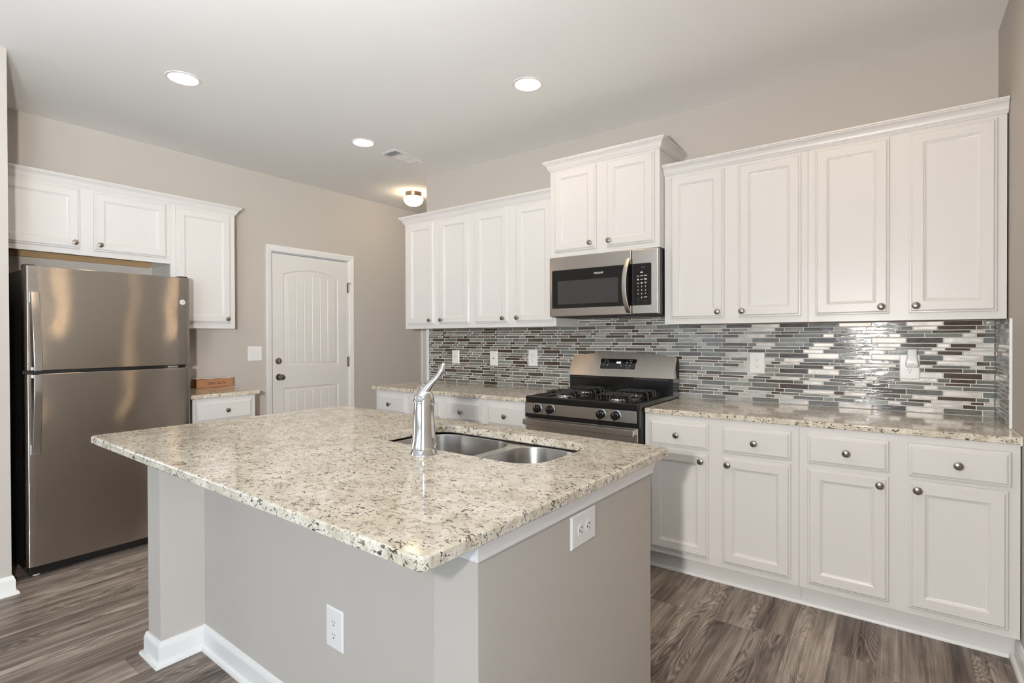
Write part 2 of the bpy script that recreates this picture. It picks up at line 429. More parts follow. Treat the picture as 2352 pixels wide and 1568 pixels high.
FONT = None
def text_mesh(body, size, mat4, extrude=0.0003, align='CENTER', bold=False):
    cu = bpy.data.curves.new('txt', 'FONT'); cu.body = body; cu.size = size; cu.extrude = extrude
    cu.align_x = align; cu.align_y = 'CENTER'
    if bold: cu.offset = size*0.012
    ob = bpy.data.objects.new('txt', cu); COL.objects.link(ob)
    dg = bpy.context.evaluated_depsgraph_get(); me = bpy.data.meshes.new_from_object(ob.evaluated_get(dg))
    bm = BM(); bm.from_mesh(me); bpy.data.meshes.remove(me)
    bpy.data.objects.remove(ob); bpy.data.curves.remove(cu)
    return xform(bm, mat4)
FACE_Y = Matrix.Rotation(PI/2, 4, 'X')                                    # text facing -y
FACE_X = Matrix.Rotation(PI/2, 4, 'Z') @ Matrix.Rotation(PI/2, 4, 'X')    # text facing +x

# ================================================================== THE SETTING
b = BM(); box(b, XB, XR+0.12, YB-0.12, 2.1, -0.06, 0.0); struct('floor', b, M['floor'], 0)
b = BM(); box(b, XB, XR+0.12, YB-0.12, 2.1, ZC, ZC+0.06); struct('ceiling', b, M['ceiling'], 0)
b = BM(); box(b, XE, XR+0.12, 0.0, 0.12, 0, ZC); struct('wall_back', b, M['wall'], 0)
b = BM(); box(b, XW-0.12, XW, -2.872, -0.885, 0, ZC); box(b, XW-0.12, XW, -0.885, -0.054, 2.063, ZC); box(b, XW-0.12, XW, -0.054, 2.1, 0, ZC)
struct('wall_left', b, M['wall'], 0)
b = BM(); box(b, XR, XR+0.12, -3.7, 0.0, 0, ZC); box(b, XR, XR+0.12, YB, -5.5, 0, ZC); box(b, XR, XR+0.12, -5.5, -3.7, 0, 0.35); box(b, XR, XR+0.12, -5.5, -3.7, 2.25, ZC); struct('wall_right', b, M['wall'], 0)
b = BM()
for a0, a1 in ((-5.5, -5.44), (-3.76, -3.7), (-4.63, -4.57)): box(b, XR+0.03, XR+0.09, a0, a1, 0.35, 2.25)
for z0, z1 in ((0.35, 0.41), (2.19, 2.25)): box(b, XR+0.032, XR+0.088, -5.5, -3.7, z0, z1)
wn3 = struct('window_3', b, M['trim'], 0)  # out-of-view window, added to go with the side light
b = BM(); box(b, XR+0.058, XR+0.061, -5.46, -3.74, 0.38, 2.22); struct('pane', b, M['pane'], 0, wn3)
b = BM(); box(b, XW, -1.710, -2.872, -2.745, 0, ZC); struct('wall_fridge_side', b, M['wall'], 0)
b = BM(); box(b, XB, XW-0.12, -2.992, -2.872, 0, ZC); struct('wall_living_far', b, M['wall'], 0)
b = BM(); box(b, XB-0.12, XB, -4.1, -2.872, 0, ZC); box(b, XB-0.12, XB, YB, -5.9, 0, ZC); box(b, XB-0.12, XB, -5.9, -4.1, 0, 0.55); box(b, XB-0.12, XB, -5.9, -4.1, 2.35, ZC); struct('wall_living_side', b, M['wall'], 0)
b = BM()
for a0, a1 in ((-5.9, -5.84), (-4.16, -4.1), (-5.03, -4.97)): box(b, XB-0.09, XB-0.03, a0, a1, 0.55, 2.35)
for z0, z1 in ((0.55, 0.61), (2.29, 2.35)): box(b, XB-0.088, XB-0.032, -5.9, -4.1, z0, z1)
wn4 = struct('window_4', b, M['trim'], 0)  # out-of-view window, added to go with the left light
b = BM(); box(b, XB-0.061, XB-0.058, -5.86, -4.14, 0.58, 2.32); struct('pane', b, M['pane'], 0, wn4)
b = BM(); box(b, XW, XE, 1.98, 2.1, 0, ZC); struct('wall_hall_end', b, M['wall'], 0)
b = BM(); box(b, XE, XE+0.12, 0.12, 2.1, 0, ZC); struct('wall_hall_side', b, M['wall'], 0)
# rear wall with two windows
WIN = [(-1.95, -0.05), (0.25, 2.15)]; WZ0, WZ1 = 0.6, 2.3
b = BM(); box(b, XB, XR, YB-0.12, YB, 0, WZ0); box(b, XB, XR, YB-0.12, YB, WZ1, ZC)
for x0, x1 in ((XB, WIN[0][0]), (WIN[0][1], WIN[1][0]), (WIN[1][1], XR)): box(b, x0, x1, YB-0.12, YB, WZ0, WZ1)
struct('wall_rear', b, M['wall'], 0)
for i, (x0, x1) in enumerate(WIN):
    b = BM()
    for a0, a1 in ((x0, x0+0.05), (x1-0.05, x1), ((x0+x1)/2-0.03, (x0+x1)/2+0.03)): box(b, a0, a1, YB-0.09, YB-0.03, WZ0, WZ1)
    for z0, z1 in ((WZ0, WZ0+0.05), (WZ1-0.05, WZ1), (1.43, 1.47)): box(b, x0, x1, YB-0.088, YB-0.032, z0, z1)
    wn = struct('window_%d' % (i+1), b, M['trim'], 0)
    b = BM(); box(b, x0+0.02, x1-0.02, YB-0.063, YB-0.060, WZ0+0.02, WZ1-0.02); struct('pane', b, M['pane'], 0, wn)

# baseboards (profile: board with an eased top, then a shoe mould)
BBH = 0.094
BASE = [(0, 0), (0.026, 0), (0.0255, 0.008), (0.022, 0.014), (0.014, 0.0175), (0.013, 0.020), (0.013, 0.070), (0.010, 0.078), (0.008, 0.086), (0.005, 0.092), (0.0, BBH)]
b = BM(); sweep_plan(b, [(XR, YB), (XR, -0.56)][::-1], BASE, 0); struct('baseboard_right', b, M['trim'])
b = BM(); sweep_plan(b, [(XW, -2.872), (-1.710, -2.872), (-1.710, -2.745), (-1.78, -2.745)][::1], BASE, 0); struct('baseboard_fridge_side', b, M['trim'])
b = BM(); sweep_plan(b, [(XR, YB), (XB, YB)][::1], BASE, 0); struct('baseboard_rear', b, M['trim'])
b = BM(); sweep_plan(b, [(XW, 1.98), (XW, 1.05)][::-1], BASE, 0); struct('baseboard_hall', b, M['trim'])
# white trim where the tile meets the opening, and the casing of the hall doorway seen past it
b = BM(); box(b, XE, -1.526, -0.012, 0.0, CT+0.001, 1.353, 0.002); struct('trim_1', b, M['trim'])
b = BM(); box(b, XW, XW+0.018, 0.955, 1.03, 0, 2.12, 0.004); struct('trim_2', b, M['trim'])

# ---- the panelled door with its casing
def arch_poly(y0, y1, z0, zs, zp, n=14):
    """rectangle whose top is a shallow arc; (y, z) counter-clockwise"""
    hw = (y1-y0)/2; rise = zp-zs; rad = (hw*hw+rise*rise)/(2*rise) if rise > 1e-6 else None
    pts = [(y0, z0), (y1, z0)]
    for k in range(n+1):
        y = y1-(y1-y0)*k/n
        z = zs if rad is None else (zp-rad)+math.sqrt(max(rad*rad-(y-(y0+y1)/2)**2, 0))
        pts.append((y, z))
    return pts
def inset_arch(y0, y1, z0, zs, zp, d): return arch_poly(y0+d, y1-d, z0+d, zs-d, zp-d)
DX = XW+0.004
P1 = (-0.757, -0.178, 1.017, 1.865, 1.919); P2 = (-0.757, -0.178, 0.22, 0.826, 0.8261)
b = BM()
outer = [(-0.862, 0.012), (-0.077, 0.012), (-0.077, 2.041), (-0.862, 2.041)]
fill_holes(b, outer, [arch_poly(*P1), arch_poly(*P2)], 0.0)
for P in (P1, P2):
    prof = [(0, 0.0), (0.006, -0.007), (0.014, -0.009), (0.030, -0.004), (0.034, -0.0035)]
    loft(b, [[(y, z, d) for y, z in inset_arch(*P, i)] for i, d in prof], False, True)
    # planks
    ya, yb_ = P[0]+0.040, P[1]-0.040; nP = 6; pw = (yb_-ya)/nP
    a = inset_arch(*P, 0.040)
    def top_at(y):
        tp = sorted(a[2:]); 
        for (q0, s0), (q1, s1) in zip(tp, tp[1:]):
            if q0-1e-6 <= y <= q1+1e-6: return s0+(s1-s0)*(y-q0)/max(q1-q0, 1e-9)
        return tp[0][1]
    for k in range(nP):
        s, e = ya+k*pw+0.003, ya+(k+1)*pw-0.003
        def pl(i, d):
            pts = [(s+i, P[2]+0.040+i), (e-i, P[2]+0.040+i)]
            for q in range(5):
                y = e-i-(e-s-2*i)*q/4; pts.append((y, top_at(min(max(y, ya), yb_))-i))
            return [(y, z, d) for y, z in pts]
        loft(b, [pl(0, -0.0035), pl(0.003, -0.0005)], False, True)
loft(b, [[(y, z, 0.0) for y, z in outer], [(y, z, -0.036) for y, z in outer]], False, True)
xform(b, Matrix(((0, 0, 1, DX), (1, 0, 0, 0), (0, 1, 0, 0), (0, 0, 0, 1))))
bmesh.ops.recalc_face_normals(b, faces=b.faces)
door = struct('door_1', b, M['door'], 30)
door['label'] = 'white two-panel arched plank interior door'
b = BM()
CAS = [(0, 0), (0.0, 0.016), (0.010, 0.018), (0.044, 0.011), (0.050, 0.011), (0.055, 0.006), (0.058, 0.0)]
for sgn, y in ((1, -0.923), (-1, 0.004)):
    pts = [(XW+h, y+sgn*o) for o, h in CAS]
    t = BM(); loft(t, [[(p[0], p[1], 0) for p in pts], [(p[0], p[1], 2.113) for p in pts]], True, True); bmesh.ops.recalc_face_normals(t, faces=t.faces); join(b, t)
pts = [(XW+h+0.0004, 2.113-o) for o, h in CAS]
t = BM(); loft(t, [[(p[0], -0.9222, p[1]) for p in pts], [(p[0], 0.0032, p[1]) for p in pts]], True, True); bmesh.ops.recalc_face_normals(t, faces=t.faces); join(b, t)
struct('casing', b, M['trim'], 20, door)
b = BM(); box(b, XW-0.115, XW-0.002, -0.884, -0.866, 0, 2.06); box(b, XW-0.115, XW-0.002, -0.073, -0.055, 0, 2.06); box(b, XW-0.115, XW-0.002, -0.884, -0.055, 2.053, 2.063)
box(b, XW-0.115, XW-0.045, -0.866, -0.855, 0, 2.05); box(b, XW-0.115, XW-0.045, -0.084, -0.073, 0, 2.05)
struct('jamb', b, M['trim'], 0, door)
RX = Matrix.Rotation(PI/2, 4, 'Y')     # lathe axis z -> +x
b = BM(); lathe(b, [(0, 0), (0.031, 0), (0.031, 0.004), (0.027, 0.009), (0.014, 0.010), (0.011, 0.020), (0.013, 0.030), (0.022, 0.038), (0.0265, 0.048), (0.026, 0.058), (0.021, 0.065), (0.010, 0.068), (0, 0.068)], 32, Matrix.Translation((DX, -0.804, 0.929)) @ RX)
struct('knob', b, M['bronze'], 35, door)
b = BM(); lathe(b, [(0, 0), (0.029, 0), (0.029, 0.006), (0.024, 0.012), (0.012, 0.013), (0, 0.013)], 32, Matrix.Translation((DX, -0.808, 1.073)) @ RX)
box(b, DX+0.012, DX+0.028, -0.812, -0.804, 1.058, 1.088, 0.003)
struct('deadbolt', b, M['bronze'], 35, door)
for z in (1.787, 1.041, 0.25):
    b = BM(); lathe(b, [(0, 0), (0.006, 0), (0.006, 0.10), (0, 0.10)], 12, Matrix.Translation((XW+0.016, -0.0635, z-0.05)))
    box(b, XW+0.002, XW+0.012, -0.072, -0.056, z-0.05, z+0.05)
    if z > 1.5: tube(b, [(XW+0.016, -0.063, z+0.05), (XW+0.020, -0.050, z+0.048), (XW+0.022, -0.036, z+0.040)], 0.004, 8)
    struct('hinge', b, M['bronze'], 35, door)

# ================================================================== CABINETS
DOOR_P = [(0, 0), (0, 0.010), (0.003, 0.0125), (0.008, 0.013), (0.009, 0.0155), (0.014, 0.0195), (0.052, 0.0195), (0.0545, 0.0165), (0.0585, 0.0150), (0.0595, 0.0125), (0.066, 0.0095), (0.068, 0.0095)]
DRAW_P = [(0, 0), (0, 0.010), (0.003, 0.0125), (0.008, 0.013), (0.009, 0.0155), (0.016, 0.0195), (0.018, 0.0195)]
KNOB = [(0, 0), (0.0075, 0), (0.0065, 0.004), (0.005, 0.010), (0.0065, 0.014), (0.0125, 0.018), (0.0158, 0.0215), (0.0162, 0.0245), (0.0145, 0.0275), (0.010, 0.0295), (0.004, 0.0302), (0, 0.0304)]
def front_mat(face, a, z0, pos, out=0.0):
    """face 'back' (range wall, looking to -y), 'left' (door wall, looking to +x), 'isl' (island, looking to +y)"""
    if face == 'back': return Matrix.Translation((a, pos-out, z0))
    if face == 'left': return Matrix.Translation((pos+out, a, z0)) @ Matrix.Rotation(PI/2, 4, 'Z')
    return Matrix.Translation((a, pos+out, z0)) @ Matrix.Rotation(PI, 4, 'Z')
def knob(parent, face, a, z, pos):
    b = BM(); lathe(b, KNOB, 24, front_mat(face, a, z, pos) @ Matrix.Rotation(PI/2, 4, 'X'))
    return part('knob', b, M['nickel'], parent, 'round brushed nickel knob')
def leaf(t, kind, face, a0, a1, z0, z1, pos, kn=None, out=0.0):
    bm = panel(a1-a0, z1-z0, DOOR_P if kind == 'door' else DRAW_P)
    st = a0 if face != 'isl' else a1
    xform(bm, front_mat(face, st, z0, pos, out))
    d = part(kind, bm, M['cab'], t, None, 25)
    sg = {'back': -1, 'left': 1, 'isl': 1}[face]
    if kn: knob(d, face, kn[0], kn[1], pos+sg*(0.0195+out))
    return d
def fbox(bm, face, a0, a1, p0, p1, z0, z1, bev=0.0):
    if face == 'left': box(bm, p0, p1, a0, a1, z0, z1, bev)
    else: box(bm, a0, a1, p0, p1, z0, z1, bev)
def carcass(t, face, a0, a1, back, pos, z0, z1, gap=0.0003, lift=0.022, wood=False):
    """box behind, face frame in front; the bottom panel sits a little up inside the frame"""
    sg = -1 if face == 'back' else 1
    bm = BM(); fbox(bm, face, a0+gap, a1-gap, pos-sg*0.019, pos, z0, z1, 0.0012)
    part('face_frame', bm, M['cab'], t)
    bm = BM(); fbox(bm, face, a0+gap, a0+gap+0.012, back, pos-sg*0.019, z0, z1); fbox(bm, face, a1-gap-0.012, a1-gap, back, pos-sg*0.019, z0, z1)
    if wood:
        b2 = BM(); fbox(b2, face, a0+gap+0.0125, a1-gap-0.0125, back, pos-sg*0.0195, z0+lift, z0+lift+0.012); part('bottom_panel', b2, M['wood'], t, 'unpainted wood underside', 0)
    else: fbox(bm, face, a0+gap+0.012, a1-gap-0.012, back, pos-sg*0.019, z0+lift, z0+lift+0.012)
    fbox(bm, face, a0+gap+0.012, a1-gap-0.012, back, pos-sg*0.019, z1-0.012, z1)
    fbox(bm, face, a0+gap+0.012, a1-gap-0.012, back, back+sg*0.006, z0+lift+0.012, z1-0.012)
    part('case', bm, M['cab'], t, None, 0)
UY, UB, UT = -0.3112, 1.3545, 2.248
G = 'white wall cabinets over the range wall counters'
def upper(x0, x1, doors, label, knobs):
    t = thing('wall_cabinet', label, 'cabinet', ((x0+x1)/2, UY/2, UB), G)
    carcass(t, 'back', x0, x1, -0.012, UY, UB, UT, lift=0.012, wood=True)
    for (a0, a1), k in zip(doors, knobs): leaf(t, 'door', 'back', a0, a1, 1.388, 2.224, UY, (k, 1.421))
    return t
upper(-1.498, -0.744, [(-1.457, -1.147), (-1.091, -0.769)], 'white two-door wall cabinet at the doorway end of the range wall', [-1.183, -1.055])
upper(-0.744, 0.003, [(-0.715, -0.396), (-0.331, -0.021)], 'white two-door wall cabinet touching the left side of the microwave', [-0.436, -0.306])
upper(0.762, 1.518, [(0.801, 1.106), (1.182, 1.487)], 'white two-door wall cabinet touching the right side of the microwave', [1.075, 1.204])
upper(1.518, 2.272, [(1.550, 1.859), (1.933, 2.240)], 'white two-door wall cabinet in the corner beside the right wall', [1.828, 1.959])
CY = -0.385
t = thing('wall_cabinet', 'short white two-door cabinet raised above the microwave', 'cabinet', (0.382, CY/2, 1.811), G)
carcass(t, 'back', 0.005, 0.760, -0.002, CY, 1.811, 2.392)
leaf(t, 'door', 'back', 0.040, 0.349, 1.842, 2.378, CY, (0.316, 1.879)); leaf(t, 'door', 'back', 0.423, 0.730, 1.842, 2.378, CY, (0.447, 1.878))
# cabinets over the fridge and beside it
FX = XW+0.3254
GF = 'white wall cabinets on the fridge wall'
t = thing('wall_cabinet', 'wide short white two-door cabinet above the fridge', 'cabinet', (XW+0.16, -2.27, 1.811), GF)
carcass(t, 'left', -2.743, -1.797, XW+0.001, FX, 1.811, UT, lift=0.034)
leaf(t, 'door', 'left', -2.722, -2.309, 1.846, 2.226, FX, (-2.340, 1.883)); leaf(t, 'door', 'left', -2.239, -1.822, 1.846, 2.226, FX, (-2.212, 1.884))
b = BM(); box(b, XW+0.002, XW+0.020, -2.728, -1.812, 1.806, 1.844, 0.001); part('hanging_rail', b, M['wood'], t, 'raw wood rail under the cabinet')
t = thing('wall_cabinet', 'tall narrow white single-door wall cabinet right of the fridge', 'cabinet', (XW+0.16, -1.57, UB), GF)
carcass(t, 'left', -1.797, -1.346, XW+0.001, FX, UB, UT)
leaf(t, 'door', 'left', -1.763, -1.383, 1.396, 2.225, FX, (-1.417, 1.429))
# crown mouldings
CR = [(0, 0), (0.006, 0), (0.008, 0.006), (0.012, 0.009), (0.012, 0.013), (0.015, 0.014), (0.017, 0.024), (0.024, 0.036), (0.033, 0.043), (0.037, 0.046), (0.037, 0.050), (0.041, 0.052), (0.041, 0.060), (0, 0.060)]
def crown(path, z, label):
    b = BM(); sweep_plan(b, path, CR, z); p = path[len(path)//2]
    single('crown_moulding', b, M['cab'], label, 'moulding', (p[0], p[1], z), None)
crown([(-1.497, -0.003), (-1.497, UY), (0.004, UY)], 2.237, 'white crown moulding on the cabinets left of the microwave')
crown([(0.762, UY), (2.275, UY)], 2.237, 'long white crown moulding on the cabinets right of the microwave')
crown([(0.006, -0.003), (0.006, CY), (0.759, CY), (0.759, -0.003)], 2.388, 'white crown moulding on the raised cabinet over the microwave')
crown([(FX, -2.743), (FX, -1.347), (XW+0.002, -1.347)], 2.237, 'white crown moulding along the cabinets on the fridge wall')

# base cabinets
BY, ZF, TOE = -0.6177, 0.108, -0.545
def base(face, a0, a1, back, pos, toe, fronts, label, zt=CT-CTH-0.001, frame=None, group=None):
    c = (a0+a1)/2
    loc = (c, (back+pos)/2, 0) if face != 'left' else ((back+pos)/2, c, 0)
    t = thing('base_cabinet', label, 'cabinet', loc, group, frame)
    carcass(t, face, a0, a1, back, pos, ZF, zt)
    sg = -1 if face == 'back' else 1
    bm = BM(); fbox(bm, face, a0+0.0003, a1-0.0003, toe-sg*0.015, toe, 0.001, ZF+0.01)
    part('toe_kick', bm, M['cab'], t, None, 0)
    for kind, q0, q1, z0, z1, k, out in fronts: leaf(t, kind, face, q0, q1, z0, z1, pos, k, out)
    return t
GB = 'white base cabinets along the range wall'
def drdo(d0, d1, kd, kk, q0=None, q1=None, zo=0.0, out=0.0):
    q0 = d0 if q0 is None else q0; q1 = d1 if q1 is None else q1
    return [('drawer', d0, d1, 0.696, 0.831, (kd, 0.762), out), ('door', q0, q1, 0.138, 0.677, (kk, 0.641), 0.0)]
base('back', 0.763, 1.518, -0.012, BY, TOE, drdo(0.793, 1.106, 0.946, 1.073)+drdo(1.174, 1.485, 1.327, 1.204), 'white two-drawer two-door base cabinet right of the stove', group=GB)
base('back', 1.518, 2.274, -0.012, BY, TOE, drdo(1.553, 1.861, 1.707, 1.829)+drdo(1.928, 2.246, 2.087, 1.958, 1.930, 2.239, out=0.006), 'white two-drawer two-door base cabinet in the right corner', group=GB)
base('back', -1.507, -0.753, -0.012, BY, TOE, drdo(-1.471, -1.148, -1.322, -1.185)+drdo(-1.092, -0.778, -0.935, -1.055), 'white two-drawer base cabinet behind the faucet at the doorway end', group=GB)
base('back', -0.753, -0.004, -0.012, BY, TOE, drdo(-0.729, -0.405, -0.573, -0.441)+drdo(-0.345, -0.040, -0.190, -0.308), 'white two-drawer base cabinet left of the stove', group=GB)
base('left', -1.776, -1.342, XW+0.001, XW+0.61, XW+0.54, [('drawer', -1.757, -1.371, 0.70, 0.838, (-1.556, 0.768), 0), ('door', -1.757, -1.371, 0.138, 0.677, (-1.41, 0.641), 0)], 'small white single-drawer base cabinet between the fridge and the door')
# shoe moulding along the right toe kick
b = BM(); sweep_plan(b, [(0.764, TOE), (2.25, TOE)], [(0, 0.0005), (0.014, 0.0005), (0.0135, 0.008), (0.010, 0.014), (0.004, 0.018), (0, 0.018)], 0); struct('trim_3', b, M['trim'])

# ================================================================== COUNTERTOPS
def slab(bm, pts_out, z0, z1, hole=None):
    """granite slab with eased edges; pts = function(inset) -> outline"""
    prof = [(0.003, z0), (0.0, z0+0.003), (0.0, z1-0.006), (0.0015, z1-0.0025), (0.006, z1)]
    loft(bm, [[(x, y, z) for x, y in pts_out(i)] for i, z in prof])
    top, bot = pts_out(0.006), pts_out(0.003)
    if hole is None:
        fill_holes(bm, top, [], z1); fill_holes(bm, bot, [], z0, True)
    else:
        fill_holes(bm, top, [hole(-0.004)], z1); fill_holes(bm, bot, [hole(0.0)], z0, True)
        loft(bm, [[(x, y, z) for x, y in hole(i)][::-1] for i, z in ((0.0, z0), (0.0, z1-0.004), (-0.0012, z1-0.0012), (-0.004, z1))])
    bmesh.ops.remove_doubles(bm, verts=bm.verts, dist=0.00005); bmesh.ops.recalc_face_normals(bm, faces=bm.faces)
def wall_counter(x0, x1, y0, y1, label):
    b = BM(); slab(b, lambda i: rr(x0+i, y0+i, x1-i, y1-i, max(0.008-i, 0.001), 4), CT-CTH, CT)
    single('countertop', b, M['granite'], label, 'countertop', ((x0+x1)/2, (y0+y1)/2, CT-CTH), None, smooth=40)
wall_counter(-1.554, -0.001, -0.632, -0.0005, 'speckled beige granite countertop left of the stove')
wall_counter(0.7625, 2.2755, -0.632, -0.0005, 'long speckled beige granite countertop right of the stove')
wall_counter(XW+0.0005, XW+0.632, -1.797, -1.312, 'short granite countertop between the fridge and the door')
b = BM(); box(b, 2.270, 2.2775, -0.637, -0.40, CT-CTH-0.004, CT+0.006, 0.003); struct('trim_4', b, M['caulk'])

# ================================================================== TILE BACKSPLASH
def tiles(areas, xa, xb):
    """areas: (x0, x1, z0, z1); returns lists for a mesh in the plane y = 0 .. -0.010"""
    V, F, MI = [], [], []
    U, g = 0.1483, 0.0036
    rows = [('t', 0.0256), ('m', 0.0180), ('s', 0.0121), ('m2', 0.0180)]
    z = CT+0.0022; k = 0
    rnd = random.Random(3)
    def add(x0, x1, z0, z1, mi):
        for ax0, ax1, az0, az1 in areas:
            a0, a1, c0, c1 = max(x0, ax0), min(x1, ax1), max(z0, az0), min(z1, az1)
            if a1-a0 < 0.003 or c1-c0 < 0.0025: continue
            e = 0.0012; n = len(V)
            for yy, i in ((-0.004, 0.0), (-0.0088, 0.0), (-0.0100, e)):
                V.extend([(a0+i, yy, c0+i), (a1-i, yy, c0+i), (a1-i, yy, c1-i), (a0+i, yy, c1-i)])
            for s in (0, 4):
                for q in range(4):
                    F.append((n+s+q, n+s+(q+1) % 4, n+s+4+(q+1) % 4, n+s+4+q)); MI.append(mi)
            F.append((n+8, n+9, n+10, n+11)); MI.append(mi)
    zmax = max(a[3] for a in areas)
    while z < zmax:
        kind, h = rows[k % 4]
        x = xa-rnd.random()*0.3-0.3; x = math.floor(x/(2*U))*2*U
        off = {'t': 0, 'm': 0.5*U, 's': 0.7*U, 'm2': 0.84*U}[kind]+(0 if (k//4) % 2 == 0 else U)
        x += off; q = 0; last = -1
        seq = [U] if kind == 't' else [U*0.34, U*0.66, U]
        while x < xb:
            L = seq[q % len(seq)]
            while True:
                mi = rnd.choices((0, 1, 2, 3), (0.30, 0.26, 0.14, 0.30))[0]
                if mi != last: break
            last = mi
            add(x+g/2, x+L-g/2, z, z+h, mi); x += L; q += 1
        z += h+g; k += 1
    return V, F, MI
def tile_obj(areas, xa, xb, mat4, label, loc):
    t = thing('tile_backsplash', label, 'backsplash', loc)
    V, F, MI = tiles(areas, xa, xb)
    me = bpy.data.meshes.new('mosaic_tiles'); me.from_pydata(V, [], F)
    for m in ('t_brown', 't_grey', 't_teal', 't_metal'): me.materials.append(M[m])
    me.polygons.foreach_set('material_index', MI)
    me.transform(Matrix.Translation(-Vector(loc)) @ mat4); me.update()
    o = bpy.data.objects.new('mosaic_tiles', me); COL.objects.link(o); o.parent = t
    b = BM()
    for x0, x1, z0, z1 in areas: box(b, x0, x1, -0.0085, -0.0005, z0, z1)
    xform(b, mat4); part('grout_bed', b, M['grout'], t, None, 0)
tile_obj([(-1.525, 2.2665, CT+0.0008, 1.3535), (0.0045, 0.7605, 1.3545, 1.409)], -1.9, 2.3, Matrix.Identity(4), 'mosaic of thin glass and metal strip tiles behind the counters', (0.37, -0.005, CT))
# side return: plan x -> runs along -y from the corner on the right wall
RET = Matrix(((0, 1, 0, XR), (-1, 0, 0, 0), (0, 0, 1, 0), (0, 0, 0, 1)))
tile_obj([(0.011, 0.398, CT+0.0008, 1.3535)], -0.2, 0.5, RET, 'narrow strip of mosaic tile turning the corner onto the right wall', (XR-0.005, -0.2, CT))
b = BM(); box(b, XR-0.011, XR-0.0005, -0.412, -0.399, CT+0.0008, 1.3535, 0.002); struct('trim_5', b, M['trim'])

# ================================================================== ISLAND
IX0, IX1, IY0, IY1 = -0.657, 1.231, -2.758, -1.628
WL0, WL1, WR0, WR1, WYE, WYP, WYB = -0.5813, -0.4515, 1.0797, 1.2073, -2.589, -2.427, -1.7358
ZI = IT-ITH-0.0008
isl = thing('kitchen_island', 'grey painted kitchen island with white baseboard under the granite top', 'island', ((IX0+IX1)/2, -2.1, 0), None, ISL)
b = BM(); box(b, WL0, WL1, WYE, WYB, 0.0, ZI, 0.003); part('end_wall', b, M['wall'], isl)
b = BM(); box(b, WR0, WR1, WYE, WYB, 0.0, ZI, 0.003); part('end_wall', b, M['wall'], isl)
b = BM(); box(b, WL1+0.0002, WR0-0.0002, WYP, WYP+0.115, 0.0, ZI); part('back_panel', b, M['wall'], isl)
b = BM(); sweep_plan(b, [(WL0, WYB), (WL0, WYE), (WL1, WYE), (WL1, WYP), (WR0, WYP), (WR0, WYE), (WR1, WYE), (WR1, WYB)], BASE, 0.0); part('baseboard', b, M['trim'], isl, 'white baseboard with rounded shoe moulding')
TR = [(0, 0), (0.009, 0.0), (0.010, 0.003), (0.010, 0.013), (0.012, 0.015), (0.013, 0.022), (0.017, 0.031), (0.018, 0.037), (0, 0.037)]
b = BM(); sweep_plan(b, [(WR0+0.004, WYE), (WR1, WYE), (WR1, WYB)], TR, ZI-0.0375); part('top_trim', b, M['trim'], isl, 'white moulding under the countertop edge')
b = BM(); sweep_plan(b, [(WL0, WYB), (WL0, WYE), (WL1-0.004, WYE)], TR, ZI-0.0375); b.free()
# cabinet run on the stove side of the island
b = BM(); box(b, WL1+0.001, WR0-0.001, WYP+0.116, -1.700, ZF, 0.66, 0.0)
part('cabinet_body', b, M['cab'], isl, None, 0)
b = BM(); box(b, WL1+0.001, WR0-0.001, -1.700, -1.682, ZF, ZI, 0.001); part('face_frame', b, M['cab'], isl)
b = BM(); box(b, WL1+0.001, WR0-0.001, -1.77, -1.755, 0.001, ZF); part('toe_kick', b, M['cab'], isl, None, 0)
for a0, a1 in ((-0.42, -0.06), (-0.02, 0.34), (0.38, 0.70), (0.72, 1.05)):
    leaf(isl, 'door', 'isl', a0, a1, 0.138, 0.677, -1.682, ((a1-0.03), 0.641)); leaf(isl, 'drawer', 'isl', a0, a1, 0.70, 0.835, -1.682, ((a0+a1)/2, 0.765))
# top with the sink cut-out
SX0, SX1, SY0, SY1 = 0.250, 1.008, -2.124, -1.744
def sink_hole(i): return rr(SX0+i, SY0+i, SX1-i, SY1-i, [0.10-i*0.5, 0.085-i*0.5, 0.11-i*0.5, 0.05-i*0.5], 8)
b = BM(); slab(b, lambda i: rr(IX0+i, IY0+i, IX1-i, IY1-i, max(0.022-i, 0.001), 6), IT-ITH, IT, sink_hole)
single('countertop', b, M['granite'], 'large speckled granite island countertop with the sink cut into it', 'countertop', ((IX0+IX1)/2, (IY0+IY1)/2, IT-ITH), None, ISL, 40)
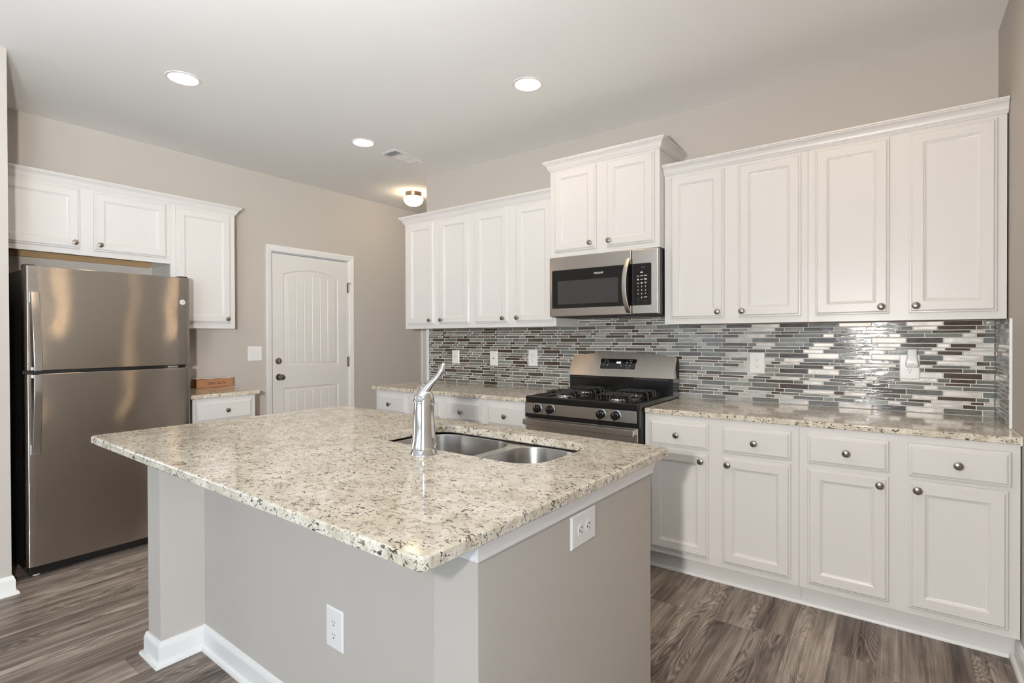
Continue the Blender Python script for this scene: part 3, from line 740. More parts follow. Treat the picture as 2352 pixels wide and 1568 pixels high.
# sink
ZR = IT-ITH-0.001
sk = thing('sink', 'double bowl stainless steel undermount sink in the island', 'sink', ((SX0+SX1)/2, (SY0+SY1)/2, 0.68), None, ISL)
bowls = [(SX0+0.006, SY0+0.004, 0.672, SY1-0.006, [0.07, 0.10, 0.13, 0.045]), (0.712, SY0+0.004, SX1-0.004, SY1-0.006, [0.13, 0.13, 0.10, 0.07])]
b = BM()
hol = [rr(*q[:4], q[4], 8) for q in bowls]
fill_holes(b, rr(SX0-0.02, SY0-0.02, SX1+0.02, SY1+0.02, 0.09, 6), hol, ZR-0.006)
fl = part('flange', b, M['steel_sink'], sk, None, 40)
for q in bowls:
    b = BM(); x0, y0, x1, y1, r = q; loops = []
    for i, dz, k in ((0, 0.006, 0), (0.002, 0.010, 0), (0.006, 0.05, 0), (0.012, 0.15, 0), (0.016, 0.175, 0), (0.026, 0.192, 0), (0.045, 0.198, 0), (0.11, 0.203, 0)):
        loops.append([(x, y, ZR-dz) for x, y in rr(x0+i, y0+i, x1-i, y1-i, [max(z-i*0.4, 0.02) for z in r], 8)])
    loft(b, loops, False, True); bmesh.ops.recalc_face_normals(b, faces=b.faces); bmesh.ops.reverse_faces(b, faces=b.faces)
    bw = part('bowl', b, M['steel_sink'], sk, None, 50)
    b = BM(); lathe(b, [(0, 0.001), (0.030, 0.001), (0.034, 0.004), (0.045, 0.005), (0.046, 0.0)], 32, Matrix.Translation(((x0+x1)/2, (y0+y1)/2, ZR-0.203)))
    part('drain', b, M['chrome'], bw)
# faucet
fc = (0.626, -2.196, IT)
fa = thing('faucet', 'chrome single-lever faucet standing on the island beside the sink', 'faucet', fc, None, ISL)
T = Matrix.Translation(fc)
b = BM(); lathe(b, [(0, 0), (0.044, 0), (0.0435, 0.003), (0.0375, 0.017), (0.036, 0.0185), (0.036, 0.0195), (0.0425, 0.0205), (0.0428, 0.028), (0.041, 0.036), (0.0385, 0.046), (0.0365, 0.060), (0.0352, 0.09), (0.0330, 0.130), (0.0318, 0.163), (0.0308, 0.1645), (0.0308, 0.166), (0.0315, 0.1665), (0.0305, 0.186), (0.026, 0.194), (0, 0.198)], 48, T)
part('body', b, M['chrome'], fa, None, 40)
ca, sa = math.cos(YAW-IROT), math.sin(YAW-IROT)
rv, fv = Vector((ca, sa, 0)), Vector((-sa, ca, 0)); c0 = Vector(fc)
def L(r, f, z): return c0+rv*r+fv*f+Vector((0, 0, z))
b = BM(); HT = Matrix.Translation(L(0.001, 0, 0.168)) @ Matrix.Rotation(0.20, 4, fv) 
lathe(b, [(0.0300, 0.0), (0.0345, -0.003), (0.0350, 0.001), (0.0325, 0.012), (0.0275, 0.024), (0.0215, 0.034), (0.013, 0.041), (0.005, 0.0435), (0, 0.044)], 40, HT)
tube(b, [L(-0.004, 0, 0.190), L(0.008, 0, 0.206), L(0.022, 0, 0.224), L(0.037, 0, 0.241), L(0.050, -0.001, 0.256), L(0.060, -0.002, 0.272), L(0.066, -0.002, 0.287), L(0.067, -0.002, 0.295)], [0.022, 0.019, 0.0140, 0.0110, 0.0105, 0.0115, 0.011, 0.005], 20, 0.85)
part('lever', b, M['chrome'], fa, None, 60)
b = BM(); tube(b, [L(0, 0.0, 0.155), L(-0.006, 0.02, 0.176), L(-0.012, 0.06, 0.192), L(-0.019, 0.11, 0.196), L(-0.027, 0.15, 0.189), L(-0.034, 0.18, 0.172), L(-0.038, 0.193, 0.150), L(-0.040, 0.198, 0.128)], [0.028, 0.027, 0.025, 0.024, 0.023, 0.023, 0.023, 0.024], 24)
part('spout', b, M['chrome'], fa, None, 60)

# ================================================================== OUTLETS AND SWITCHES
def outlet(label, mat4, w_, h_, loc, kind='duplex', frame=None, group=None):
    """local: x width, z height, front -y, origin at plate centre on the wall"""
    t = thing('wall_outlet' if kind != 'switch' else 'light_switch', label, 'outlet' if kind != 'switch' else 'switch', loc, group, frame)
    TL = Matrix.Translation(loc) @ mat4
    b = panel(w_, h_, [(0, 0), (0, 0.002), (0.004, 0.0055), (0.006, 0.006)]); xform(b, TL @ Matrix.Translation((-w_/2, 0, -h_/2))); part('cover_plate', b, M['plastic'], t, None, 20)
    def rec(cz):
        poly = []
        for k in range(24):
            a = 2*PI*k/24; poly.append((0.0172*math.cos(a), max(min(0.0172*math.sin(a), 0.0142), -0.0142)+cz))
        b = BM(); prism(b, poly, -0.0055, -0.0075); xform(b, TL); r = part('receptacle', b, M['plastic'], t, None, 20)
        b = BM(); box(b, -0.0075, -0.0055, -0.0078, -0.0070, cz-0.001, cz+0.008); box(b, 0.0055, 0.0073, -0.0078, -0.0070, cz, cz+0.007)
        prism(b, [(0.0024*math.cos(a*PI/6), cz-0.0075+0.0024*math.sin(a*PI/6)) for a in range(12)], -0.0078, -0.0070); xform(b, TL); part('slot', b, M['slot'], r, None, 0)
    if kind == 'duplex':
        rec(0.0195); rec(-0.0195)
        b = BM(); prism(b, [(0.003*math.cos(a*PI/6), 0.003*math.sin(a*PI/6)) for a in range(12)], -0.0058, -0.0070); xform(b, TL); part('screw', b, M['plastic'], t)
    elif kind == 'gfci':
        b = BM(); box(b, -0.0165, 0.0165, -0.0075, -0.005, -0.033, 0.033, 0.001); xform(b, TL); r = part('receptacle', b, M['plastic'], t, None, 20)
        b = BM()
        for x in (-0.0085, 0.0065): box(b, x, x+0.0035, -0.0079, -0.0070, -0.004, 0.010)
        xform(b, TL); part('slot', b, M['slot'], r, None, 0)
    elif kind == 'jack':
        b = BM(); prism(b, [(0.005*math.cos(a*PI/6), 0.005*math.sin(a*PI/6)) for a in range(12)], -0.0058, -0.0072); xform(b, TL); part('jack', b, M['slot'], t, 'small dark jack in the middle of the plate')
    elif kind == 'switch':
        for x in (-0.023, 0.023):
            b = BM(); box(b, x-0.005, x+0.005, -0.0068, -0.0055, -0.012, 0.012, 0.0004); xform(b, TL)
            p = part('toggle_slot', b, M['plastic'], t)
            b = BM(); box(b, x-0.0035, x+0.0035, -0.016, -0.0060, -0.001, 0.009, 0.0015); xform(b, TL); part('toggle', b, M['plastic'], p)
    return t
I4 = Matrix.Identity(4); TY = -0.0103
GO = 'white outlet plates on the tiled backsplash'
outlet('white outlet plate on the tile nearest the doorway', I4, 0.082, 0.118, (-1.199, TY, 1.113), 'gfci', None, GO)
outlet('white plate with a single jack between two outlets', I4, 0.078, 0.120, (-0.780, TY, 1.110), 'jack', None, GO)
outlet('white double outlet plate on the tile left of the stove', I4, 0.084, 0.126, (-0.393, TY, 1.120), 'duplex', None, GO)
outlet('white double outlet plate on the tile right of the stove', I4, 0.085, 0.126, (1.216, TY, 1.124), 'duplex', None, GO)
outlet('white outlet plate with a night light plugged into it', I4, 0.085, 0.128, (1.942, TY, 1.122), 'duplex', None, GO)
LEFT = Matrix.Rotation(PI/2, 4, 'Z')
outlet('white double toggle switch plate beside the door casing', LEFT, 0.123, 0.127, (XW+0.0003, -1.021, 1.147), 'switch')
outlet('white upright outlet plate low on the recessed side of the island', I4, 0.086, 0.126, (0.4775, WYP-0.0003, 0.386), 'duplex', ISL)
outlet('white sideways outlet plate under the countertop on the island end', Matrix.Rotation(PI/2, 4, 'Z') @ Matrix.Rotation(PI/2, 4, 'Y'), 0.085, 0.124, (WR1+0.0003, -2.177, 0.785), 'duplex', ISL)
# night light in the last outlet
nl = thing('night_light', 'small white plug-in night light in the outlet near the corner', 'night light', (1.951, -0.02, 1.14))
b = BM(); loops = []
for z, hw, d in ((1.216, 0.019, 0.020), (1.213, 0.0205, 0.024), (1.185, 0.0205, 0.028), (1.165, 0.022, 0.030), (1.150, 0.026, 0.032), (1.138, 0.0275, 0.032), (1.126, 0.0265, 0.030), (1.121, 0.022, 0.026)):
    yb_ = TY-0.0085; loops.append([(1.951+x, y, z) for x, y in rr(-hw, yb_-d, hw, yb_, 0.007, 4)])
loft(b, loops, True, True); bmesh.ops.recalc_face_normals(b, faces=b.faces); part('housing', b, M['plastic'], nl, None, 45)
b = BM(); lathe(b, [(0, 0), (0.006, 0), (0.006, 0.002), (0.004, 0.0025), (0, 0.0015)], 16, Matrix.Translation((1.951, TY-0.0405, 1.139)) @ Matrix.Rotation(PI/2, 4, 'X')); part('light_sensor', b, M['vent'], nl)

# ================================================================== CEILING FIXTURES
CL = ['round recessed ceiling light above the fridge end, leftmost', 'round recessed ceiling light nearest the stove', 'round recessed ceiling light beside the ceiling vent',
      'round recessed ceiling light above the middle of the island', 'round recessed ceiling light above the right-hand counter', 'round recessed ceiling light above the right end of the island']
for (x, y), lb in zip(CANS, CL):
    t = thing('recessed_light', lb, 'ceiling light', (x, y, ZC), 'recessed ceiling lights')
    b = BM(); lathe(b, [(0.070, -0.0005), (0.088, -0.0005), (0.090, -0.003), (0.088, -0.006), (0.074, -0.006), (0.070, -0.003), (0.070, -0.0005)], 48, Matrix.Translation((x, y, ZC))); part('trim_ring', b, M['trim'], t)
    b = BM(); lathe(b, [(0.0698, -0.001), (0.0698, -0.004), (0, -0.0045)], 48, Matrix.Translation((x, y, ZC))); part('lens', b, M['canlens'], t, 'glowing warm white lens')
# flush light in the hall
hx, hy = -2.02, 0.275
t = thing('flush_ceiling_light', 'flush-mount ceiling light with a glowing glass bowl past the wall end', 'ceiling light', (hx, hy, ZC))
b = BM(); lathe(b, [(0, -0.0005), (0.083, -0.0005), (0.083, -0.006), (0.080, -0.010), (0.076, -0.042), (0.072, -0.045), (0, -0.045)], 40, Matrix.Translation((hx, hy, ZC))); part('canopy', b, M['brass'], t, 'brushed metal canopy ring')
b = BM(); lathe(b, [(0.071, -0.0455), (0.086, -0.050), (0.095, -0.062), (0.095, -0.076), (0.087, -0.096), (0.070, -0.115), (0.045, -0.128), (0.02, -0.134), (0, -0.135)], 40, Matrix.Translation((hx, hy, ZC))); part('glass_bowl', b, M['globe'], t, 'glowing white glass bowl')
# vent
t = thing('ceiling_vent', 'white rectangular air vent in the ceiling', 'vent', (-1.31, -0.505, ZC))
b = BM(); vx0, vx1, vy0, vy1 = -1.402, -1.218, -0.665, -0.350
sweep_plan(b, [(vx0+0.022, vy0+0.022), (vx1-0.022, vy0+0.022), (vx1-0.022, vy1-0.022), (vx0+0.022, vy1-0.022), (vx0+0.022, vy0+0.022)], [(0, -0.0005), (0.022, -0.0005), (0.022, -0.002), (0.012, -0.009), (0, -0.009)], ZC)
for yy in (-0.56, -0.455): box(b, vx0+0.022, vx1-0.022, yy-0.008, yy+0.008, ZC-0.009, ZC-0.002)
part('frame', b, M['vent'], t)
b = BM(); box(b, vx0+0.022, vx1-0.022, vy0+0.022, vy1-0.022, ZC-0.0015, ZC-0.0005); part('duct_shadow', b, M['blackm'], t, 'black sheet painted as duct shade behind the louvres')  # black sheet stands in for the shade inside the duct
b = BM()
for (s, e), tilt in (((-0.640, -0.570), 0.6), ((-0.548, -0.463), -0.6), ((-0.447, -0.375), -0.6)):
    n = 7
    for k in range(n):
        y = s+(e-s)*(k+0.5)/n; t_ = BM(); box(t_, vx0+0.023, vx1-0.023, -0.006, 0.006, -0.0006, 0.0006)
        xform(t_, Matrix.Translation((0, y, ZC-0.0065)) @ Matrix.Rotation(tilt, 4, 'X')); join(b, t_)
part('louvres', b, M['vent'], t, None, 0)
b = BM(); tube(b, [(-1.255, -0.372, ZC-0.006), (-1.252, -0.362, ZC-0.020), (-1.250, -0.358, ZC-0.026)], 0.004, 8); part('damper_lever', b, M['vent'], t)

# ================================================================== RANGE
RX0, RX1, RY, RT = 0.004, 0.757, -0.688, 0.9157
rg = thing('gas_range', 'stainless steel and black gas range between the counters', 'stove', (0.38, -0.36, 0), None)
b = BM(); box(b, RX0, RX1, -0.655, -0.035, 0.03, 0.880, 0.002)
part('body', b, M['blackm'], rg)
for x in (0.06, 0.70):
    for y in (-0.60, -0.10):
        b = BM(); lathe(b, [(0, 0.0), (0.018, 0.0), (0.018, 0.012), (0.010, 0.030), (0, 0.030)], 12, Matrix.Translation((x, y, 0))); part('foot', b, M['blackm'], rg)
# cooktop: raised rim with a sunken well
b = BM(); po = lambda i: rr(RX0+i, RY+i, RX1-i, -0.040-i, 0.010, 4)
pr = [(0.0, 0.8805), (0.0, 0.908), (0.002, 0.913), (0.006, RT), (0.018, RT), (0.028, 0.905), (0.04, 0.9035)]
loft(b, [[(x, y, z) for x, y in po(i)] for i, z in pr], True, True); bmesh.ops.recalc_face_normals(b, faces=b.faces)
part('cooktop', b, M['black'], rg, 'glossy black enamel cooktop', 40)
# burners and grates
BC = [(0.205, -0.530), (0.205, -0.265), (0.560, -0.530), (0.560, -0.265)]
for x, y in BC:
    b = BM(); lathe(b, [(0.055, 0.9036), (0.050, 0.908), (0.040, 0.912), (0.038, 0.918), (0.034, 0.920), (0, 0.920)], 32, Matrix.Translation((x, y, 0)))
    br = part('burner', b, M['chrome'], rg, 'polished burner ring')
    b = BM(); lathe(b, [(0.036, 0.9205), (0.037, 0.926), (0.033, 0.929), (0, 0.930)], 32, Matrix.Translation((x, y, 0))); part('burner_cap', b, M['iron'], br)
for x, y in BC:
    b = BM(); H, Z0, R_ = 0.945, 0.9045, 0.0042
    def arch(p, q, cut=None):
        p, q = Vector(p), Vector(q); d = (q-p).normalized(); ln = (q-p).length; c = 0.018
        pts = [p+Vector((0, 0, Z0))]
        for k in range(5):
            a = PI/2*k/4; pts.append(p+d*(c-c*math.cos(a))+Vector((0, 0, H-c+c*math.sin(a))))
        for k in range(5):
            a = PI/2*(4-k)/4; pts.append(q-d*(c-c*math.cos(a))+Vector((0, 0, H-c+c*math.sin(a))))
        pts.append(q+Vector((0, 0, Z0))); tube(b, pts, R_, 8)
    r = 0.112
    arch((x-r, y, 0), (x+r, y, 0)); arch((x, y-r, 0), (x, y+r, 0))
    for s in (-0.062, 0.062):
        arch((x-r*0.92, y+s, 0), (x+r*0.92, y+s, 0))
    tube(b, [(x-r, y-0.075, Z0+0.003), (x-r, y+0.075, Z0+0.003)], 0.0036, 8); tube(b, [(x+r, y-0.075, Z0+0.003), (x+r, y+0.075, Z0+0.003)], 0.0036, 8)
    part('grate', b, M['iron'], rg, 'black wire grate over a burner', 50)
# backguard
b = BM(); box(b, RX0+0.006, RX1-0.002, -0.142, -0.028, 0.900, 1.018, 0.004); part('backguard_base', b, M['black'], rg)
def bg_top(x): return 1.177-(1.177-1.147)*((x-0.379)/0.372)**2
def lean(z): return -0.147+(z-1.016)/0.161*0.075
NX = 24; xs = [0.002+(0.759-0.002)*k/NX for k in range(NX+1)]
b = BM(); fr = []; bk = []
t_ = BM()
vF = [[None]*5 for _ in xs]; vB = [[None]*5 for _ in xs]
for i, x in enumerate(xs):
    for j in range(5):
        ex = 0.012*max(0, 1-j/2) if i in (0, NX) else 0
        z = 1.016+(bg_top(x)-1.016)*j/4; xx = x+((0.006*j/4) if i == 0 else (-0.006*j/4) if i == NX else 0)
        vF[i][j] = t_.verts.new((xx, lean(z), z)); vB[i][j] = t_.verts.new((xx, max(lean(z)+0.012, -0.10) if j < 4 else lean(z)+0.012, z))
for i in range(NX):
    for j in range(4):
        t_.faces.new((vF[i][j], vF[i+1][j], vF[i+1][j+1], vF[i][j+1])); t_.faces.new((vB[i][j], vB[i][j+1], vB[i+1][j+1], vB[i+1][j]))
    t_.faces.new((vF[i][4], vF[i+1][4], vB[i+1][4], vB[i][4])); t_.faces.new((vF[i][0], vB[i][0], vB[i+1][0], vF[i+1][0]))
for j in range(4):
    t_.faces.new((vF[0][j], vF[0][j+1], vB[0][j+1], vB[0][j])); t_.faces.new((vF[NX][j], vB[NX][j], vB[NX][j+1], vF[NX][j+1]))
bmesh.ops.recalc_face_normals(t_, faces=t_.faces); join(b, t_)
part('backguard', b, M['steel_x'], rg, 'arched brushed steel control panel', 35)
b = BM(); pl = [(-0.130, 1.018), (-0.086, 1.143), (-0.028, 1.135), (-0.028, 1.018)]
t_ = BM(); loft(t_, [[(0.010, y, z) for y, z in pl], [(0.753, y, z) for y, z in pl]], True, True); bmesh.ops.recalc_face_normals(t_, faces=t_.faces); join(b, t_)
part('backguard_housing', b, M['blackm'], rg, None, 0)
b = BM()
for x0, x1 in ((0.03, 0.235), (0.49, 0.72)):
    b = BM(); box(b, x0, x1, -0.1465, -0.140, 1.000, 1.010, 0.002); part('vent_slot', b, M['iron'], rg, 'oven vent slot under the control panel')
# display on the leaning panel
ang = math.atan2(0.075, 0.161); zc = 1.0975
DSP = Matrix.Translation((0.3645, lean(zc)-0.0006, zc)) @ Matrix.Rotation(-ang, 4, 'X')
def dpoly(x0, x1, z0, z1, r=0.010, bow=0.0):
    pts = rr(x0, z0, x1, z1, r, 4)
    return [(x, z+(bow*(1-(x/0.13)**2) if z > 0 else 0)) for x, z in pts]
b = BM(); prism(b, dpoly(-0.1315, 0.1315, -0.0405, 0.0385, 0.010, 0.002), 0.0, -0.0012); xform(b, DSP); db = part('display_bezel', b, M['chrome'], rg)
b = BM(); prism(b, dpoly(-0.1285, 0.1285, -0.0375, 0.0355, 0.008, 0.002), -0.0002, -0.0020); xform(b, DSP); dp = part('display', b, M['blackglass'], rg, 'black glass clock and oven control display')
b = text_mesh('4:06', 0.020, DSP @ Matrix.Translation((0.005, -0.0023, 0.010)) @ FACE_Y, 0.0002, bold=True); part('clock_digits', b, M['led'], dp, 'white clock digits', 0)
b = BM()
for x, z, w_, h_ in ((-0.088, 0.0265, 0.030, 0.0015), (-0.098, 0.014, 0.010, 0.003), (-0.072, 0.014, 0.010, 0.003), (-0.102, -0.008, 0.010, 0.0045), (-0.074, -0.0065, 0.013, 0.0025), (-0.074, -0.0115, 0.008, 0.0025),
                  (-0.020, -0.012, 0.003, 0.004), (0.024, -0.012, 0.009, 0.007), (0.090, 0.0275, 0.025, 0.0015), (0.066, 0.013, 0.013, 0.005), (0.093, 0.013, 0.010, 0.005), (0.062, -0.010, 0.010, 0.005), (0.088, -0.010, 0.011, 0.005), (0.074, -0.026, 0.026, 0.002)):
    box(b, x-w_/2, x+w_/2, -0.0023, -0.0019, z-h_/2, z+h_/2)
xform(b, DSP); part('control_legends', b, M['grey_print'], dp, 'small grey control markings', 0)
# front: fascia, control panel, door, handle, drawer
b = BM(); box(b, RX0, RX1, -0.690, -0.656, 0.784, 0.8795, 0.004); part('front_fascia', b, M['black'], rg)
b = BM(); box(b, 0.012, 0.745, -0.6955, -0.6905, 0.809, 0.8755, 0.0015); cp = part('knob_panel', b, M['steel_x'], rg, 'brushed steel burner knob panel')
for x in (0.103, 0.194, 0.533, 0.624):
    KM = Matrix.Translation((x, -0.696, 0.844)) @ Matrix.Rotation(PI/2, 4, 'X')
    b = BM(); lathe(b, [(0, 0), (0.030, 0), (0.030, 0.003), (0.0275, 0.0035), (0, 0.0035)], 32, KM); bz = part('knob_bezel', b, M['chrome'], rg)
    b = BM(); lathe(b, [(0.026, 0.0036), (0.0262, 0.012), (0.0235, 0.022), (0.019, 0.0245), (0, 0.025)], 32, KM)
    t_ = BM(); box(t_, -0.0055, 0.0055, -0.026, 0.026, 0.010, 0.034, 0.003); join(b, t_, KM @ Matrix.Rotation(0.12, 4, 'Z'))
    kb = part('burner_knob', b, M['black'], rg, 'black burner knob', 40)
    b = BM(); box(b, -0.0012, 0.0012, 0.004, 0.024, 0.0335, 0.0345); xform(b, KM @ Matrix.Rotation(0.12, 4, 'Z')); part('pointer', b, M['grey_print'], kb, None, 0)
    b = BM()
    for dx, dz in ((0.036, 0.014), (0.036, 0.020)): box(b, x+dx-0.0025, x+dx+0.0025, -0.6959, -0.6953, 0.844+dz-0.002, 0.844+dz+0.002)
    part('burner_symbol', b, M['ink'], cp, None, 0)
b = BM(); box(b, RX0+0.002, RX1-0.002, -0.682, -0.656, 0.205, 0.700, 0.003); od = part('oven_door', b, M['blackglass'], rg, 'black glass oven door')
b = BM(); box(b, RX0+0.002, RX1-0.012, -0.684, -0.656, 0.7005, 0.781, 0.003)
part('door_top_rail', b, M['steel_x'], od, 'brushed steel rail at the top of the oven door')
b = BM()
for x0, x1 in ((0.115, 0.165), (0.19, 0.33), (0.36, 0.50), (0.53, 0.58)): box(b, x0, x1, -0.679, -0.660, 0.7800, 0.7818)
part('rail_vents', b, M['slot'], od, None, 0)
b = BM(); box(b, 0.010, 0.740, -0.728, -0.716, 0.741, 0.777, 0.004)
for x in (0.012, 0.724): box(b, x, x+0.014, -0.718, -0.684, 0.745, 0.773, 0.003)
part('oven_handle', b, M['steel_x'], od, 'wide flat brushed steel handle bar')
b = BM(); box(b, RX0+0.002, RX1-0.002, -0.680, -0.656, 0.05, 0.198, 0.004); part('storage_drawer', b, M['black'], rg)

# ================================================================== MICROWAVE
MX0, MX1, MZ0, MZ1, MY = 0.005, 0.757, 1.417, 1.8085, -0.402
mw = thing('microwave', 'stainless steel over-the-range microwave with a black window', 'microwave', (0.38, -0.2, MZ0))
b = BM(); box(b, MX0+0.004, MX1-0.002, -0.372, -0.020, MZ0-0.003, MZ1, 0.003); part('body', b, M['fridge_side'], mw, 'dark grey microwave casing')
b = BM(); box(b, MX0+0.02, MX1-0.02, -0.36, -0.03, MZ0-0.006, MZ0-0.0032); un = part('underside', b, M['blackm'], mw)
b = BM()
for x in (0.10, 0.45): box(b, x, x+0.20, -0.33, -0.20, MZ0-0.0075, MZ0-0.0062)
part('grease_filter', b, M['iron'], un)
# door: steel frame with an opening, bowed slightly; control column on the right
XD = 0.5895
b = BM(); box(b, MX0, XD-0.001, MY, -0.373, MZ0, MZ1, 0.005, 3); dr = part('door', b, M['steel_x'], mw, 'brushed steel microwave door')
b = BM(); box(b, XD+0.001, MX1+0.001, MY, -0.373, MZ0, MZ1, 0.007, 3); cc = part('control_column', b, M['steel_x'], mw, 'brushed steel control side')
def rpan(x0, x1, z0, z1, y, th, rs):
    b = BM(); prism(b, rr(x0, z0, x1, z1, rs, 4), y, y-th); return b
b = rpan(0.027, XD-0.0015, 1.470, 1.7215, MY, 0.0012, [0.001, 0.001, 0.008, 0.008]); wf = part('window_frame', b, M['blackglass'], dr, 'black glass window surround')
b = rpan(0.070, 0.503, 1.496, 1.649, MY-0.0012, 0.0005, 0.004); part('window', b, M['mwglass'], wf, 'grey mesh microwave window')
b = text_mesh('FRIGIDAIRE', 0.0155, Matrix.Translation((0.370, MY-0.0014, 1.6845)) @ FACE_Y @ Matrix.Diagonal((0.82, 1, 1, 1)), 0.0002, bold=True); part('lettering', b, M['white_print'], wf, 'white brand lettering above the window', 0)
b = rpan(XD+0.0015, 0.715, 1.470, 1.7205, MY, 0.0012, [0.008, 0.008, 0.001, 0.001]); kp = part('keypad', b, M['blackglass'], cc, 'black glass keypad')
b = BM()
for x, z, w_, h_ in ((0.655, 1.6690, 0.011, 0.003), (0.655, 1.6645, 0.017, 0.0035), (0.632, 1.6455, 0.017, 0.003), (0.655, 1.6465, 0.014, 0.003), (0.679, 1.6470, 0.020, 0.003),
                     (0.632, 1.6270, 0.009, 0.003), (0.632, 1.6225, 0.013, 0.0035), (0.655, 1.6245, 0.014, 0.003), (0.679, 1.6280, 0.016, 0.003), (0.679, 1.6230, 0.016, 0.003), (0.632, 1.6020, 0.012, 0.003), (0.655, 1.6055, 0.011, 0.003), (0.655, 1.6010, 0.011, 0.003), (0.679, 1.6065, 0.013, 0.003), (0.679, 1.6015, 0.010, 0.003), (0.679, 1.5185, 0.019, 0.004)):
    box(b, x-w_/2, x+w_/2, MY-0.0016, MY-0.0011, z-h_/2, z+h_/2)
part('key_legends', b, M['white_print'], kp, 'white keypad markings', 0)
b = BM()
for i, ch in enumerate('1234567890'):
    x, z = (0.632+0.0235*(i % 3), 1.5820-0.0215*(i//3)) if ch != '0' else (0.6555, 1.5165)
    join(b, text_mesh(ch, 0.0125, Matrix.Translation((x, MY-0.0014, z)) @ FACE_Y, 0.0002, bold=True))
part('key_digits', b, M['white_print'], kp, 'white number keys', 0)
b = BM()
for x, z, w_, h_ in ((0.664, 1.698, 0.028, 0.010), (0.632, 1.5135, 0.015, 0.004), (0.632, 1.507, 0.012, 0.003), (0.632, 1.493, 0.006, 0.006), (0.679, 1.494, 0.004, 0.010)): box(b, x-w_/2, x+w_/2, MY-0.0015, MY-0.0011, z-h_/2, z+h_/2)
part('dim_legends', b, M['iron'], kp, 'dim unlit clock and symbols', 0)
# bowed handle
b = BM(); pts = []
N = 16
for k in range(N+1):
    s = k/N; z = 1.430+(1.752-1.430)*s; bow = math.sin(PI*s)**0.7 if 0 < s < 1 else 0
    pts.append((0.5745-0.012*math.sin(PI*s), MY-0.010-0.040*bow, z))
loops = []
for k, p in enumerate(pts):
    d = (Vector(pts[min(k+1, N)])-Vector(pts[max(k-1, 0)])).normalized(); nrm = Vector((0, d.z, -d.y))
    loops.append([Vector(p)+Vector((x, 0, 0))+nrm*y for x, y in rr(-0.0145, -0.0055, 0.0145, 0.0055, 0.004, 3)])
loft(b, loops, True, True); bmesh.ops.recalc_face_normals(b, faces=b.faces)
for z in (1.4335, 1.7465): box(b, 0.564, 0.585, MY-0.012, MY+0.001, z-0.008, z+0.008, 0.003)
part('handle', b, M['steel_x'], dr, 'bowed steel bar handle', 40)

# ================================================================== FRIDGE
FF = -1.826
fg = thing('refrigerator', 'stainless steel top-freezer refrigerator with black sides', 'refrigerator', (-2.2, -2.26, 0))
FY0, FY1 = -2.664, -1.859
b = BM(); box(b, -2.585, -1.902, FY0+0.004, FY1-0.004, 0.035, 1.655, 0.006); part('cabinet', b, M['fridge_side'], fg, 'black textured side panels')
def fdoor(z0, z1):
    """door with softly rounded vertical edges and a slightly bowed front"""
    b = BM(); out = []
    n = 20; r = 0.022
    for k in range(n+1):
        y = FY0+(FY1-FY0)*k/n; e = min(y-FY0, FY1-y); u = 2*(y-FY0)/(FY1-FY0)-1
        x = FF-0.008*u*u
        if e < r: x -= r-math.sqrt(max(r*r-(r-e)**2, 0))
        out.append((x, y))
    for e in (0.0015, 0.004, 0.008, 0.014):
        for sgn in (0, 1):
            y = FY0+e if sgn == 0 else FY1-e; u = 2*(y-FY0)/(FY1-FY0)-1
            out.append((FF-0.008*u*u-(r-math.sqrt(r*r-(r-e)**2)), y))
    out = sorted(out, key=lambda p: p[1])
    lp = [(-1.895, FY0)]+out+[(-1.895, FY1)]
    def ins(i): return [(x-(i if x > -1.89 else 0), y+(i if y < -2.26 else -i)*(1 if abs(y+2.2615) > 0.39 else 0)) for x, y in lp]
    prof = [(0.004, z0), (0.001, z0+0.002), (0, z0+0.005), (0, z1-0.005), (0.001, z1-0.002), (0.004, z1)]
    loft(b, [[(x, y, z) for x, y in ins(i)] for i, z in prof], True, True); bmesh.ops.recalc_face_normals(b, faces=b.faces); return b
d1 = part('freezer_door', fdoor(1.110, 1.672), M['steel_fridge'], fg, 'brushed steel freezer door', 40)
d2 = part('fridge_door', fdoor(0.062, 1.094), M['steel_fridge'], fg, 'brushed steel lower door', 40)
b = BM(); box(b, -1.905, -1.893, FY0+0.008, FY1-0.008, 0.075, 1.650); part('gasket', b, M['blackm'], fg)
b = BM(); box(b, -1.96, -1.850, FY0+0.012, FY1-0.012, 0.018, 0.056, 0.004); part('base_grille', b, M['black'], fg, 'black toe grille')
for x in (-1.90, -2.53):
    for y in (FY0+0.05, FY1-0.05):
        b = BM(); lathe(b, [(0, 0), (0.016, 0), (0.016, 0.012), (0.008, 0.014), (0.008, 0.036), (0, 0.036)], 12, Matrix.Translation((x, y, 0))); part('levelling_foot', b, M['vent'], fg)
b = BM(); box(b, -1.915, -1.860, FY0+0.002, FY0+0.05, 1.656, 1.680, 0.005); part('hinge_cover', b, M['blackm'], fg)
b = BM(); box(b, -1.915, -1.860, FY1-0.06, FY1-0.004, 1.656, 1.682, 0.005); part('hinge_cover', b, M['blackm'], fg)
b = BM(); box(b, -1.89, -1.845, FY1-0.13, FY1-0.07, 1.0955, 1.1085, 0.002); part('middle_hinge', b, M['chrome'], fg)
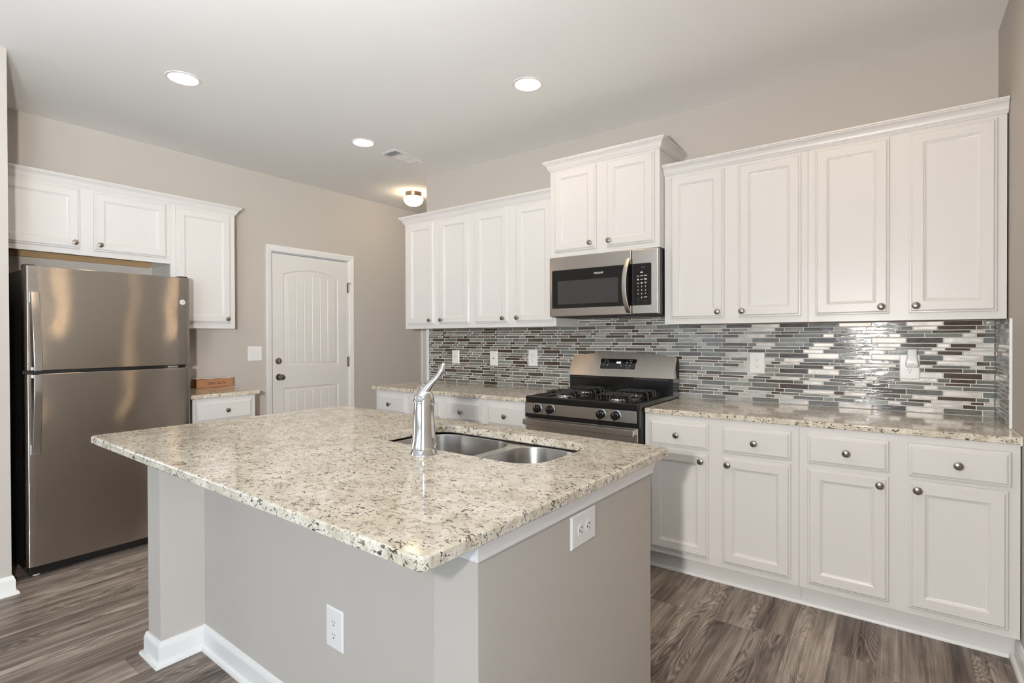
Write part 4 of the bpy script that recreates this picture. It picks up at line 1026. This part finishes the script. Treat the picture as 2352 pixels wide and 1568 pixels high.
def fhandle(za, zb, door_, flip):
    """strap handle: far end lies close to the door, end at the gap stands off"""
    b = BM(); n = 14; loops = []
    for k in range(n+1):
        s = k/n; z = za+(zb-za)*s
        o = 0.020+0.030*math.sin(min(s*1.25, 1.0)*PI/2)
        yc = -2.627+0.006*s
        loops.append([(FF-0.006+o+x, yc+y, z) for x, y in rr(-0.005, -0.0185, 0.005, 0.0185, 0.004, 3)])
    loft(b, loops, True, True); bmesh.ops.recalc_face_normals(b, faces=b.faces)
    s_ = 1 if zb > za else -1
    z0, z1 = sorted((za, za+s_*0.055)); box(b, FF-0.014, FF+0.018, -2.645, -2.612, z0, z1, 0.003)
    z0, z1 = sorted((zb, zb-s_*0.018)); box(b, FF-0.014, FF+0.044, -2.639, -2.604, z0, z1, 0.003)
    return part('handle', b, M['steel_hdl'], door_, 'flat polished steel handle', 40)
M['steel_hdl'] = simple('polished_steel', (0.60, 0.57, 0.54), 0.16, 1.0)
fhandle(1.530, 1.113, d1, 1); fhandle(0.664, 1.091, d2, 0)
LG = Matrix.Translation((FF-0.0050, -1.907, 1.513)) @ RX
b = BM(); lathe(b, [(0, 0), (0.0165, 0), (0.0165, 0.002), (0.0155, 0.003), (0.0140, 0.0025), (0, 0.0022)], 40, LG); em = part('emblem', b, M['vent'], d1, 'round pale metal emblem')
b = text_mesh('GE', 0.0135, Matrix.Translation((FF-0.0024, -1.907, 1.513)) @ FACE_X, 0.0003); tube(b, [(FF-0.0024, -1.907+0.0125*math.cos(a*PI/16), 1.513+0.0125*math.sin(a*PI/16)) for a in range(33)], 0.0005, 6); part('monogram', b, M['nickel'], em, None, 0)

# ================================================================== CARDBOARD BOX ON THE SMALL COUNTER
bx = thing('cardboard_box', 'flat brown cardboard box with handwriting lying on the short counter', 'box', (-2.53, -1.45, CT))
BXM = Matrix.Translation((-2.500, -1.5445, CT+0.0006)) @ Matrix.Rotation(0.06, 4, 'Z')
b = BM(); BW, BL, BH_ = 0.085, 0.290, 0.066
def wall(x0, x1, y0, y1, z0, z1): box(b, x0, x1, y0, y1, z0, z1)
wall(-0.003, 0, 0, BL, 0, BH_); wall(-BW, -BW+0.003, 0, BL, 0, BH_); wall(-BW, 0, 0, BL, 0, 0.003); wall(-BW, 0, BL-0.003, BL, 0, BH_)
xform(b, BXM); part('carton', b, M['card'], bx, None, 0)
b = BM(); n = 8
vs = [[b.verts.new((x, BL*k/n, BH_+0.002+0.004*math.sin(k*1.7)+(0.002 if x else 0))) for k in range(n+1)] for x in (-BW, -BW/2, 0.003)]
vt = [[b.verts.new(v.co+Vector((0, 0, 0.003))) for v in row] for row in vs]
for i in range(2):
    for k in range(n): b.faces.new((vs[i][k], vs[i][k+1], vs[i+1][k+1], vs[i+1][k])); b.faces.new((vt[i][k], vt[i+1][k], vt[i+1][k+1], vt[i][k+1]))
for k in range(n): b.faces.new((vs[2][k], vs[2][k+1], vt[2][k+1], vt[2][k])); b.faces.new((vs[0][k], vt[0][k], vt[0][k+1], vs[0][k+1]))
for k in (0, n):
    for i in range(2): b.faces.new((vs[i][k], vs[i+1][k], vt[i+1][k], vt[i][k]))
bmesh.ops.recalc_face_normals(b, faces=b.faces); xform(b, BXM); part('lid', b, M['paper'], bx, 'pale crinkled lid flap', 0)
UPS = Matrix.Rotation(PI, 4, 'X')
b = text_mesh('I     MY HVAC', 0.030, BXM @ Matrix.Translation((0.0006, 0.152, 0.034)) @ FACE_X @ Matrix.Rotation(PI, 4, 'Z') @ Matrix.Diagonal((0.78, 1, 1, 1)), 0.0003)
hp = []
for k in range(25):
    a = 2*PI*k/24; hx_ = 16*math.sin(a)**3; hy_ = 13*math.cos(a)-5*math.cos(2*a)-2*math.cos(3*a)-math.cos(4*a)
    hp.append(BXM @ Vector((0.0008, 0.152+0.052-hx_*0.00062, 0.034-hy_*0.00062)))
tube(b, hp, 0.0011, 6)
part('handwriting', b, M['ink'], bx, 'upside-down marker handwriting', 0)
